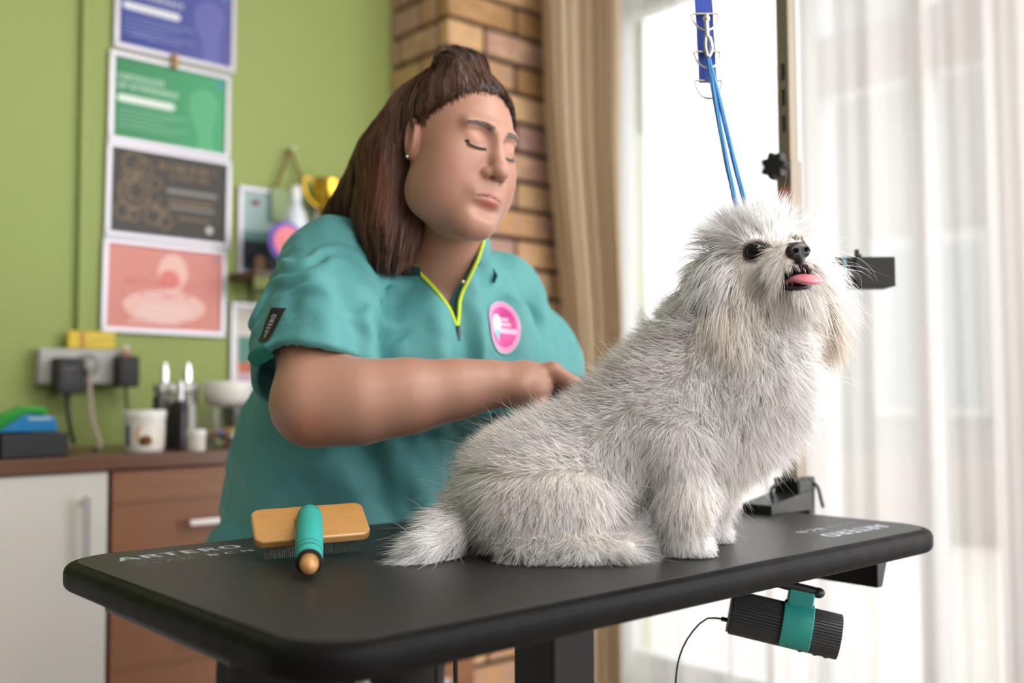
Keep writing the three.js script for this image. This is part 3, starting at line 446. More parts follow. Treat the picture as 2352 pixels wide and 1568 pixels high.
// ------------------------------------------------------------------ framed certificates on the green wall
{
  const alu = mat(lin('#cfcbd6'), 0.32, { metalness: 0.35 }), zw = ROOM.z0;
  const frame = (name, label, cat, x0, y0, x1, y1, draw, tilt = 0, group = undefined, b = 0.013) => {
    const w = x1 - x0, h = y1 - y0, f = thing(name, label, cat, [(x0 + x1) / 2, (y0 + y1) / 2, zw + 0.002], 0, group); f.rotation.z = tilt;
    part(f, 'frame', merge([rbox(-w / 2, -h / 2, 0, w / 2, -h / 2 + b, 0.014, 0.002), rbox(-w / 2, h / 2 - b, 0, w / 2, h / 2, 0.014, 0.002), rbox(-w / 2, -h / 2 + b, 0, -w / 2 + b, h / 2 - b, 0.014, 0.002), rbox(w / 2 - b, -h / 2 + b, 0, w / 2, h / 2 - b, 0.014, 0.002)]), alu, 'silver frame');
    part(f, 'print', new THREE.BoxGeometry(w - 2 * b, h - 2 * b, 0.004).translate(0, 0, 0.005), mat(0xffffff, 0.5, { map: canvasTex(512, Math.round(512 * (h - 2 * b) / (w - 2 * b)), draw) }));
    return f;
  };
  const strokes = (g, x, y, w, h, col, seed) => { const r = rng(seed); g.fillStyle = col; for (let p = x; p < x + w; p += 5 + 4 * r()) { if (r() < 0.12) { p += 8; continue; } g.fillRect(p, y, 3, h); if (r() < 0.6) g.fillRect(p, y + (r() < 0.5 ? 0 : h - 3), 6, 3); } };   // lettering too blurred to read
  const G = 'certificates hanging on the green wall';
  const cert = (bg1, bg2, blob) => (g, w, h) => {
    const gr = g.createLinearGradient(0, 0, w, 0); gr.addColorStop(0, bg1); gr.addColorStop(1, bg2); g.fillStyle = gr; g.fillRect(0, 0, w, h);
    g.fillStyle = blob; g.globalAlpha = 0.5; g.beginPath(); g.moveTo(w * 0.66, h * 0.35); g.bezierCurveTo(w * 0.72, h * 0.1, w * 0.95, h * 0.15, w * 0.93, h * 0.42); g.bezierCurveTo(w * 0.92, h * 0.6, w * 0.86, h * 0.6, w * 0.9, h); g.lineTo(w * 0.74, h); g.bezierCurveTo(w * 0.78, h * 0.7, w * 0.64, h * 0.62, w * 0.66, h * 0.35); g.fill(); g.globalAlpha = 1;
    g.fillStyle = 'rgba(255,255,255,0.75)'; g.font = 'bold 34px sans-serif'; g.fillText('CERTIFICATE', w * 0.03, h * 0.27); g.fillText('OF ATTENDANCE', w * 0.03, h * 0.38);
    g.fillStyle = 'rgba(255,255,255,0.9)'; g.beginPath(); g.roundRect(w * 0.03, h * 0.46, w * 0.5, h * 0.09, h * 0.045); g.fill();
    g.fillStyle = 'rgba(235,240,255,0.5)'; g.font = '14px sans-serif'; for (let i = 0; i < 5; i++) { g.fillRect(w * 0.04, h * (0.63 + i * 0.055), w * (0.62 - 0.12 * (i % 3)), 4); }
    g.fillStyle = '#4a8fc0'; g.beginPath(); g.arc(w * 0.95, h * 0.08, h * 0.045, 0, 7); g.fill();
  };
  frame('certificate', 'blue framed certificate at the top of the row on the green wall', 'certificate', 0.503, 1.911, 0.829, 2.143, (g, w, h) => { cert('#2d3f95', '#5b5fa8', '#7a7fc4')(g, w, h); g.strokeStyle = 'rgba(240,220,255,0.7)'; g.lineWidth = 2; g.beginPath(); g.moveTo(60, h * 0.88); g.bezierCurveTo(90, h * 0.7, 80, h * 0.95, 110, h * 0.82); g.bezierCurveTo(120, h * 0.78, 130, h * 0.95, 165, h * 0.85); g.stroke(); }, -0.006, G);
  frame('certificate', 'green framed certificate of attendance below the blue one', 'certificate', 0.492, 1.672, 0.815, 1.902, cert('#2f8a58', '#45a874', '#6fc48f'), -0.008, G);
  frame('certificate', 'black and gold framed diploma below the green certificate', 'certificate', 0.488, 1.432, 0.819, 1.670, (g, w, h) => {
    g.fillStyle = '#37332e'; g.fillRect(0, 0, w, h); g.strokeStyle = '#a3835a'; g.lineWidth = 4; const c = (x, y, r, a = 0, b = 6.3) => { g.beginPath(); g.arc(x, y, r, a, b); g.stroke(); };
    for (const [x, y, r] of [[95, 58, 46], [80, 110, 26], [100, 180, 66], [190, 130, 26], [55, 265, 34], [95, 275, 26], [185, 270, 36], [235, 290, 30], [105, 172, 38], [140, 70, 34]]) c(x, y, r);
    g.beginPath(); g.moveTo(150, 200); g.lineTo(250, 250); g.lineTo(180, 240); g.lineTo(215, 190); g.stroke(); g.lineWidth = 2; for (const r of [30, 52, 70]) c(110, 180, r, 0.5, 4);
    strokes(g, 205, 34, 270, 30, '#a08253', 5); strokes(g, 255, 80, 190, 16, '#9a7d50', 6); g.fillStyle = 'rgba(170,165,160,0.75)'; g.fillRect(240, 142, 230, 18); g.fillStyle = '#8d7350'; g.fillRect(250, 190, 200, 10); g.fillStyle = 'rgba(150,145,140,0.8)'; g.fillRect(250, 214, 210, 14); g.fillStyle = '#8d7350'; g.fillRect(290, 262, 150, 8); g.fillStyle = '#d9d6d0'; g.beginPath(); g.arc(438, 305, 16, 0, 7); g.fill();
  }, -0.012, G);
  frame('certificate', 'salmon pink framed certificate at the bottom of the row', 'certificate', 0.482, 1.194, 0.807, 1.428, (g, w, h) => {
    g.fillStyle = '#dd8f86'; g.fillRect(0, 0, w, h); g.fillStyle = 'rgba(250,214,206,0.75)'; g.beginPath(); g.ellipse(w * 0.56, h * 0.3, w * 0.13, h * 0.24, 0, 0, 7); g.fill(); g.beginPath(); g.ellipse(w * 0.5, h * 0.72, w * 0.36, h * 0.2, 0, 0, 7); g.fill(); g.fillStyle = 'rgba(225,120,112,0.9)'; g.beginPath(); g.ellipse(w * 0.53, h * 0.38, w * 0.09, h * 0.12, 0, 0, 7); g.fill();
    strokes(g, w * 0.12, h * 0.40, w * 0.66, 26, 'rgba(205,80,78,0.55)', 7); strokes(g, w * 0.28, h * 0.56, w * 0.44, 22, 'rgba(205,80,78,0.55)', 8); g.fillStyle = 'rgba(255,240,236,0.8)'; for (let i = 0; i < 5; i++) g.fillRect(w * (0.3 - 0.03 * i), h * (0.72 + 0.05 * i), w * (0.4 + 0.05 * (i % 3)), 5); g.fillStyle = '#7c7fb0'; g.fillRect(w * 0.93, h * 0.06, 14, 20);
  }, -0.014, G);
  const clip = thing('wooden_clip', 'small wooden clip on the top edge of the green certificate', 'clip', [0.655, 1.905, zw + 0.02]);
  part(clip, 'jaws', merge([rbox(-0.006, -0.02, -0.002, 0.006, 0.016, 0.004, 0.001), rbox(-0.006, -0.018, 0.005, 0.006, 0.018, 0.010, 0.001)]), mat(lin('#b8863f'), 0.6)); part(clip, 'spring', tube([[-0.007, 0, -0.003], [0, 0.002, 0.011], [0.007, 0, -0.003]], 0.0012, 12, 6), chrome);
  // photograph frames near the shelf
  frame('photo_frame', 'white framed photo standing on the wall shelf behind the rosette', 'picture', 0.842, 1.366, 1.085, 1.606, (g, w, h) => { g.fillStyle = '#5f8e8c'; g.fillRect(0, 0, w, h); g.fillStyle = '#a6c2c2'; g.fillRect(0, 0, w * 0.5, h * 0.5); g.fillStyle = '#8b4a5a'; g.fillRect(w * 0.12, h * 0.1, 60, 36); g.fillStyle = '#22403f'; g.fillRect(w * 0.5, 0, w * 0.5, h * 0.5); g.fillStyle = '#123'; g.fillRect(0, h * 0.62, w, h * 0.38); g.fillStyle = '#c8a27a'; g.beginPath(); g.ellipse(w * 0.25, h * 0.9, 40, 50, 0, 0, 7); g.fill(); }, 0.0, undefined, 0.012);
  frame('photo_frame', 'white framed poster hanging below the wall shelf', 'picture', 0.823, 1.056, 1.04, 1.287, (g, w, h) => { g.fillStyle = '#ddd6cd'; g.fillRect(0, 0, w, h); g.fillStyle = '#4f8b80'; g.fillRect(w * 0.06, h * 0.38, w * 0.6, h * 0.36); g.fillStyle = '#3f6fb0'; g.fillRect(w * 0.5, h * 0.35, w * 0.2, h * 0.2); g.fillStyle = '#c96a52'; g.fillRect(w * 0.06, h * 0.72, w * 0.5, h * 0.14); g.fillStyle = '#c9a3c0'; g.fillRect(w * 0.05, h * 0.88, w * 0.2, h * 0.1); g.fillStyle = '#9bb7bd'; g.fillRect(w * 0.3, h * 0.87, w * 0.2, h * 0.12); g.fillStyle = '#8d8a86'; for (let i = 0; i < 6; i++) g.fillRect(w * 0.1, h * (0.08 + i * 0.045), w * (0.5 + 0.3 * ((i * 7) % 3) / 3), 4); }, 0.0, undefined, 0.011);
}
// ------------------------------------------------------------------ wall shelf with trophy, rosette, bottle
{
  const sh = thing('wall_shelf', 'narrow dark wood shelf on the green wall', 'shelf', [0.82, 1.345, ROOM.z0 + 0.001]);
  part(sh, 'board', metreUV(rbox(0, 0, 0, 0.5, 0.018, 0.15, 0.002)), mat(lin('#4a3522'), 0.5)); for (const x of [0.06, 0.42]) part(sh, 'bracket', merge([rbox(x, -0.08, 0, x + 0.015, 0, 0.008, 0.002), rbox(x, -0.012, 0, x + 0.015, 0, 0.12, 0.002)]), mat(lin('#6d7a3e'), 0.5));
  part(sh, 'front_lip', rbox(0, -0.032, 0.138, 0.5, 0.0, 0.15, 0.002), mat(lin('#6e7538'), 0.6), 'front lip, olive for reflected green wall light');  // olive puts the green wall's reflection under the shelf into the colour
  const Y = 1.3635, zc = ROOM.z0 + 0.1;
  const gold = mat(lin('#d8b13c'), 0.16, { metalness: 1 });
  const tr = thing('trophy_cup', 'shiny gold trophy cup on a black base on the shelf', 'trophy', [1.072, Y, zc - 0.01]);
  part(tr, 'base', rbox(-0.04, 0, -0.04, 0.04, 0.1, 0.04, 0.004), mat(lin('#10201e'), 0.25), 'black base');
  part(tr, 'cup', lathe([[0.0001, 0.1], [0.024, 0.1], [0.024, 0.106], [0.008, 0.116], [0.007, 0.15], [0.012, 0.165], [0.03, 0.19], [0.042, 0.225], [0.046, 0.27], [0.045, 0.274], [0.042, 0.27], [0.036, 0.225], [0.02, 0.19], [0.0001, 0.182]]), gold, 'gold cup');
  for (const s of [-1, 1]) part(tr, 'handle', tube([[s * 0.044, 0.262, 0], [s * 0.068, 0.274, 0], [s * 0.076, 0.25, 0], [s * 0.06, 0.215, 0], [s * 0.034, 0.196, 0]], 0.0055, 24), gold);
  const ros = thing('award_rosette', 'pink and purple award rosette with ribbon tails on the shelf edge', 'rosette', [0.905, 1.44, zc + 0.06]);
  const pleat = new THREE.CylinderGeometry(0.052, 0.052, 0.008, 72, 1); { const p = pleat.attributes.position; for (let i = 0; i < p.count; i++) { const a = Math.atan2(p.getX(i), p.getZ(i)), r = Math.hypot(p.getX(i), p.getZ(i)); if (r > 0.03) p.setY(i, p.getY(i) + 0.004 * Math.sin(a * 36)); } pleat.computeVertexNormals(); pleat.rotateX(Math.PI / 2); }
  part(ros, 'pleated_rim', pleat, mat(lin('#6a50c0'), 0.5), 'purple pleated rim'); part(ros, 'middle', cyl(0.041, 0.041, 0.008, 40).rotateX(Math.PI / 2).translate(0, 0, 0.006), mat(lin('#e87f93'), 0.5), 'pink disc'); part(ros, 'centre', cyl(0.02, 0.02, 0.004, 32).rotateX(Math.PI / 2).translate(0, 0, 0.011), mat(lin('#e58a80'), 0.5));
  part(ros, 'ribbon_tail', sheet(4, 14, (s, t) => [0.002 + 0.03 * t + s * 0.026 + 0.004 * Math.sin(t * 8), -0.03 - 0.1 * t, -0.006 + 0.004 * Math.sin(t * 9 + s)]), mat(lin('#7a66d8'), 0.5)); part(ros, 'ribbon_tail', sheet(4, 14, (s, t) => [0.03 + 0.028 * t + s * 0.024, -0.025 - 0.09 * t, -0.01 + 0.004 * Math.sin(t * 7)]), mat(lin('#e6d59a'), 0.5));
  const wb = thing('spray_bottle', 'tall pale bottle standing on the shelf beside the trophy', 'bottle', [0.955, Y, zc + 0.02]);
  part(wb, 'bottle', lathe([[0.0001, 0], [0.03, 0], [0.032, 0.006], [0.032, 0.13], [0.028, 0.16], [0.014, 0.185], [0.012, 0.2]], 32), mat(lin('#dfe6f2'), 0.25)); part(wb, 'cap', lathe([[0.014, 0.2], [0.015, 0.202], [0.013, 0.232], [0.009, 0.238], [0.0001, 0.239]], 24), mat(lin('#f4f4f6'), 0.35)); part(wb, 'label', lathe([[0.0325, 0.03], [0.0325, 0.12]], 32), mat(lin('#b9cfe8'), 0.5));
  const str = thing('hanging_string', 'brown string loop hung from a nail above the shelf', 'string', [0.992, 1.727, ROOM.z0 + 0.02]);
  part(str, 'cord', merge([tube([[0, 0, 0], [-0.02, -0.05, 0.004], [-0.047, -0.12, 0.004]], 0.0036), tube([[0, 0, 0], [0.02, -0.05, 0.004], [0.052, -0.12, 0.006]], 0.0036)]), mat(lin('#7d5230'), 0.9)); part(str, 'nail', cyl(0.003, 0.003, 0.04, 10).rotateX(Math.PI / 2), chrome);
  part(str, 'plaque', rbox(-0.06, -0.21, 0.001, 0.07, -0.118, 0.008, 0.003), mat(lin('#9fb58a'), 0.6), 'pale green plaque');
}
// ------------------------------------------------------------------ socket strip with plugs and cables
{
  const zw = ROOM.z0, grey = mat(lin('#b9b8b4'), 0.45), dark = mat(lin('#1b1a1c'), 0.5);
  const ss = thing('socket_strip', 'grey triple wall socket with plugs below the conduit', 'socket', [0.33, 1.066, zw + 0.001]);
  part(ss, 'housing', rbox(0, 0, 0, 0.205, 0.085, 0.045, 0.006), grey); part(ss, 'socket_ring', new THREE.TorusGeometry(0.026, 0.004, 10, 36).translate(0.108, 0.045, 0.045), mat(lin('#8f8e8b'), 0.4)); part(ss, 'socket_face', cyl(0.025, 0.025, 0.004, 32).rotateX(Math.PI / 2).translate(0.108, 0.045, 0.045), mat(lin('#a3a29e'), 0.4));
  const ad = (name, label, x, y, w, h, d, pts, r, cm, txt) => { const a = thing(name, label, 'adapter', [x, y, zw + 0.047]); part(a, 'housing', rbox(-w / 2, -h / 2, 0, w / 2, h / 2, d, 0.005), dark); if (txt) part(a, 'rating_label', new THREE.PlaneGeometry(w * 0.7, h * 0.6).translate(0, 0, d + 0.0006), mat(0xffffff, 0.5, { map: canvasTex(64, 96, (g, W_, H_) => { g.fillStyle = '#201f22'; g.fillRect(0, 0, W_, H_); g.fillStyle = '#55545a'; g.fillRect(4, 8, 50, 14); for (let i = 0; i < 6; i++) g.fillRect(6, 32 + i * 9, 30 + 14 * (i % 3), 3); }) })); part(a, 'cable', tube(pts, r, 30, 8), cm); return a; };
  ad('power_adapter', 'large black power adapter in the left socket', 0.385, 1.085, 0.06, 0.085, 0.05, [[0, -0.04, 0.025], [0.0, -0.07, 0.025], [0.004, -0.12, 0.04], [0.002, -0.155, 0.07]], 0.0055, dark, true);
  ad('power_adapter', 'smaller black power adapter in the right socket', 0.523, 1.096, 0.05, 0.075, 0.045, [[0, -0.035, 0.02], [0.004, -0.08, 0.02], [0.018, -0.14, 0.04], [0.026, -0.169, 0.09]], 0.004, mat(lin('#3b4a38'), 0.6), false);
  const wp = thing('white_plug', 'white plug in the middle socket with its white cable', 'plug', [0.438, 1.109, zw + 0.05]);
  part(wp, 'plug_body', lathe([[0.0001, 0.024], [0.012, 0.023], [0.016, 0.016], [0.02, 0.0], [0.0001, 0]], 24).rotateX(Math.PI / 2), mat(lin('#a9a5a0'), 0.5)); part(wp, 'cable', tube([[0, -0.012, 0.014], [0.0, -0.06, 0.018], [-0.006, -0.13, 0.06], [-0.02, -0.185, 0.15], [-0.05, -0.19, 0.2]], 0.0062, 40, 10), mat(lin('#b9aea2'), 0.5));
  const yp = thing('yellow_packet', 'yellow packet tucked above the socket strip', 'packet', [0.452, 1.152, zw + 0.024]);
  part(yp, 'packet', rbox(-0.056, 0.0, 0, 0.056, 0.042, 0.014, 0.003), mat(0xffffff, 0.35, { map: canvasTex(128, 64, (g, w, h) => { g.fillStyle = '#e0c21a'; g.fillRect(0, 0, w, h); g.fillStyle = '#b8860b'; g.fillRect(30, 0, 14, 64); g.strokeStyle = '#6d6a20'; g.lineWidth = 3; g.beginPath(); g.moveTo(40, 50); g.quadraticCurveTo(80, 30, 128, 26); g.stroke(); }) }));
  const fg = thing('small_figurine', 'tiny pink and white figurine on the right plug', 'figurine', [0.523, 1.1345, zw + 0.068]);
  part(fg, 'figure_body', lathe([[0.0001, 0], [0.012, 0], [0.011, 0.006], [0.008, 0.012], [0.0001, 0.016]], 20), mat(lin('#c98b7d'), 0.6)); part(fg, 'head', new THREE.SphereGeometry(0.0075, 16, 12).translate(0, 0.02, 0), mat(lin('#e6dfd6'), 0.6)); part(fg, 'foot_disc', cyl(0.022, 0.024, 0.006, 24).translate(0, -0.001, -0.002), mat(lin('#6f5f5a'), 0.6));
}
// ------------------------------------------------------------------ things on the worktop
{
  const zb = ROOM.z0;
  const tray = thing('charger_tray', 'black plastic charging tray at the left end of the worktop', 'tray', [0.285, CT, -1.445]);
  const bk = mat(lin('#232227'), 0.5);
  part(tray, 'front_box', rbox(-0.128, 0, -0.09, 0.0, 0.048, 0, 0.004), bk); part(tray, 'left_box', rbox(-0.30, 0, -0.12, -0.142, 0.055, 0.01, 0.005), bk); part(tray, 'link', rbox(-0.16, 0, -0.08, -0.12, 0.012, -0.02, 0.002), bk); part(tray, 'back_plate', rbox(-0.26, 0.005, -0.16, -0.03, 0.085, -0.12, 0.01), bk);
  part(tray, 'lamp_button', cyl(0.006, 0.006, 0.004, 20).rotateX(Math.PI / 2).translate(-0.15, 0.02, 0.012), chrome);
  const gb = thing('green_pouch', 'bright green packet lying on the black charging tray', 'packet', [0.235, CT + 0.05, -1.50]);
  part(gb, 'packet', new THREE.ExtrudeGeometry(new THREE.Shape([[-0.075, 0], [0.035, 0], [0.028, 0.044], [-0.018, 0.046], [-0.05, 0.03]].map((p) => new THREE.Vector2(...p))), { depth: 0.03, bevelEnabled: true, bevelSize: 0.003, bevelThickness: 0.003, bevelSegments: 2 }).translate(-0.01, 0.003, -0.03), mat(lin('#1f9a2e'), 0.35)); part(gb, 'dark_window', rbox(-0.025, 0.03, 0.0, 0.015, 0.038, 0.0045, 0.001), mat(lin('#143a1a'), 0.3));
  const bb = thing('blue_pouch', 'bright blue packet in front of the green one on the tray', 'packet', [0.245, CT + 0.05, -1.463]);
  part(bb, 'packet', new THREE.ExtrudeGeometry(new THREE.Shape([[-0.075, 0], [0.03, 0], [0.024, 0.026], [-0.03, 0.03]].map((p) => new THREE.Vector2(...p))), { depth: 0.012, bevelEnabled: true, bevelSize: 0.003, bevelThickness: 0.003, bevelSegments: 2 }).translate(-0.01, 0.003, -0.012), mat(lin('#1477b5'), 0.35)); part(bb, 'seam', rbox(-0.035, 0.024, 0.0005, 0.01, 0.03, 0.004, 0.001), mat(lin('#9fb6c6'), 0.4));
  const tub = thing('treat_tub', 'white plastic tub with a dog treat label on the worktop', 'tub', [0.463, CT, -1.507]);
  part(tub, 'tub_body', lathe([[0.0001, 0], [0.037, 0], [0.04, 0.003], [0.0415, 0.06], [0.0425, 0.073]], 40), mat(lin('#ecebe9'), 0.35)); part(tub, 'lid', lathe([[0.043, 0.073], [0.0445, 0.074], [0.0445, 0.088], [0.042, 0.09], [0.0001, 0.09]], 40), mat(lin('#f4f3f2'), 0.35));
  part(tub, 'label', new THREE.CylinderGeometry(0.0425, 0.0412, 0.05, 40, 1, true).rotateY(1.35).translate(0, 0.036, 0), mat(0xffffff, 0.4, { map: canvasTex(512, 100, (g, w, h) => { g.fillStyle = '#efeae3'; g.fillRect(0, 0, w, h); for (let k = 0; k < 2; k++) { const o = k * 256; g.fillStyle = '#1d4f9e'; g.fillRect(o + 20, 4, 30, 92); g.fillStyle = '#e2c089'; g.beginPath(); g.ellipse(o + 120, 46, 44, 48, 0, 0, 7); g.fill(); g.fillStyle = '#f6f2ea'; g.beginPath(); g.ellipse(o + 130, 40, 38, 40, 0, 0, 7); g.fill(); g.fillStyle = '#7d4a22'; g.beginPath(); g.ellipse(o + 120, 72, 26, 22, 0, 0, 7); g.fill(); g.fillStyle = '#23302a'; g.beginPath(); g.ellipse(o + 104, 80, 12, 12, 0, 0, 7); g.fill(); } }) }));
  const clipper = (x, z, label) => { const c = thing('hair_clipper', label, 'clipper', [x, CT, z], 0, 'upright clippers on the worktop'); part(c, 'clipper_body', rbox(-0.02, 0, -0.02, 0.02, 0.13, 0.02, 0.012, 3), mat(lin('#8d8a86'), 0.3, { metalness: 0.6 })); part(c, 'side_panel', rbox(-0.023, 0.012, -0.014, -0.019, 0.12, 0.014, 0.003), mat(lin('#2b2a2c'), 0.5)); part(c, 'collar', rbox(-0.022, 0.125, -0.022, 0.022, 0.15, 0.022, 0.008, 3), mat(lin('#b5b3b0'), 0.3, { metalness: 0.5 })); part(c, 'blade', merge([rbox(-0.008, 0.148, -0.006, 0.008, 0.188, 0.006, 0.004), rbox(-0.005, 0.18, -0.004, 0.005, 0.198, 0.004, 0.003)]), mat(lin('#e8e8ea'), 0.12, { metalness: 0.9 })); };
  clipper(0.545, -1.60, 'left silver clipper standing behind the white tub'); clipper(0.594, -1.585, 'right silver clipper standing behind the black tube');
  const sp = thing('black_tube', 'slim black tube standing in front of the clippers', 'bottle', [0.560, CT, -1.548]);
  part(sp, 'tube_body', lathe([[0.0001, 0], [0.0175, 0], [0.019, 0.002], [0.019, 0.1], [0.017, 0.106], [0.012, 0.108], [0.0001, 0.108]], 32), mat(lin('#171619'), 0.3)); part(sp, 'silver_tip', lathe([[0.007, 0.108], [0.0085, 0.111], [0.0075, 0.15], [0.004, 0.155], [0.0001, 0.156]], 20), mat(lin('#ededf0'), 0.12, { metalness: 0.85 })); part(sp, 'print', rbox(-0.003, 0.02, 0.0185, 0.003, 0.085, 0.0195, 0.0003), mat(lin('#5d5b66'), 0.5));
  const cup = thing('white_jar', 'small white jar in front of the clear canister', 'jar', [0.552, CT, -1.442]);
  part(cup, 'jar_body', lathe([[0.0001, 0], [0.0175, 0], [0.019, 0.002], [0.019, 0.034]], 32), mat(lin('#ded9d6'), 0.4)); part(cup, 'lid', lathe([[0.02, 0.034], [0.0205, 0.035], [0.0205, 0.045], [0.019, 0.047], [0.0001, 0.047]], 32), mat(lin('#efedea'), 0.4));
  const can = thing('clear_canister', 'clear plastic canister with small sweets inside', 'canister', [0.668, CT, -1.535]);
  part(can, 'canister_body', lathe([[0.0001, 0.0005], [0.05, 0.0005], [0.053, 0.004], [0.053, 0.095], [0.0515, 0.095], [0.0515, 0.005], [0.0001, 0.003]], 40), mat(0xffffff, 0.06, { transmission: 1, ior: 1.35 }), 'clear plastic');
  { const r = rng(61), cols = ['#4d6fa8', '#c9a25a', '#d8a070', '#7d9a58', '#b56a55', '#cfd4de']; for (let i = 0; i < 26; i++) { const a = r() * 6.28, q = 0.036 * Math.sqrt(r()), y = 0.012 + 0.012 * Math.floor(i / 9) + 0.003 * r(); const s = part(can, 'sweet', new THREE.SphereGeometry(0.009, 10, 8).scale(1.2, 0.7, 0.9), mat(lin(cols[i % cols.length]), 0.4)); s.position.set(q * Math.cos(a), y, q * Math.sin(a)); s.rotation.set(r() * 3, r() * 3, 0); } }
  const bowl = thing('white_bowl', 'stack of white bowls resting on the clear canister', 'bowl', [0.668, CT + 0.0955, -1.535]);
  part(bowl, 'bowl_shell', lathe([[0.0001, 0], [0.035, 0], [0.05, 0.012], [0.0555, 0.03], [0.055, 0.05], [0.052, 0.058], [0.0495, 0.056], [0.051, 0.03], [0.045, 0.016], [0.0001, 0.006]], 40), mat(lin('#e6e4e0'), 0.4)); part(bowl, 'rim', new THREE.TorusGeometry(0.054, 0.0025, 8, 40).rotateX(Math.PI / 2).translate(0, 0.034, 0), mat(lin('#dcd9d4'), 0.4));
  const jar = thing('dark_jar', 'dark jar with a white lid at the right end of the worktop things', 'jar', [0.80, CT, -1.63]);
  part(jar, 'jar_body', rbox(-0.045, 0, -0.045, 0.045, 0.085, 0.045, 0.006), mat(lin('#2a2426'), 0.4)); part(jar, 'lid', lathe([[0.0001, 0.085], [0.03, 0.085], [0.038, 0.1], [0.04, 0.125], [0.036, 0.135], [0.0001, 0.137]], 32), mat(lin('#d6d1cc'), 0.45));
  const bx = thing('dark_box', 'dark box behind the jar under the framed poster', 'box', [0.90, CT, -1.76]);
  part(bx, 'carton', rbox(-0.10, 0, -0.06, 0.08, 0.13, 0.05, 0.004), mat(lin('#322a2a'), 0.55)); part(bx, 'lid', rbox(-0.103, 0.13, -0.063, 0.083, 0.136, 0.053, 0.002), mat(lin('#3a3232'), 0.55));
  void zb;
}
// ------------------------------------------------------------------ distance fields and a surface-nets mesher
const sub3 = (a, b) => [a[0] - b[0], a[1] - b[1], a[2] - b[2]];
function capsule(a, b, ra, rb = ra) {                           // tapered capsule
  const bx = b[0] - a[0], by = b[1] - a[1], bz = b[2] - a[2], l2 = bx * bx + by * by + bz * bz || 1e-9;
  return (x, y, z) => { const px = x - a[0], py = y - a[1], pz = z - a[2], t = Math.min(1, Math.max(0, (px * bx + py * by + pz * bz) / l2)); return Math.hypot(px - bx * t, py - by * t, pz - bz * t) - (ra + (rb - ra) * t); };
}
function ellipsoid(c, r, rot) {                                 // rot: Matrix3 rows as Quaternion inverse
  const q = rot ? rot.clone().invert() : null, v = V(0, 0, 0);
  return (x, y, z) => {
    let px = x - c[0], py = y - c[1], pz = z - c[2];
    if (q) { v.set(px, py, pz).applyQuaternion(q); px = v.x; py = v.y; pz = v.z; }
    const k0 = Math.hypot(px / r[0], py / r[1], pz / r[2]), k1 = Math.hypot(px / (r[0] * r[0]), py / (r[1] * r[1]), pz / (r[2] * r[2]));
    return k1 < 1e-9 ? -Math.min(...r) : k0 * (k0 - 1) / k1;
  };
}
const smin = (a, b, k) => { const h = Math.max(k - Math.abs(a - b), 0) / k; return Math.min(a, b) - h * h * k * 0.25; };
const smax = (a, b, k) => -smin(-a, -b, k);
function blend(list) {                                          // list of [field, k]
  return (x, y, z) => { let d = list[0][0](x, y, z); for (let i = 1; i < list.length; i++) d = smin(d, list[i][0](x, y, z), list[i][1]); return d; };
}
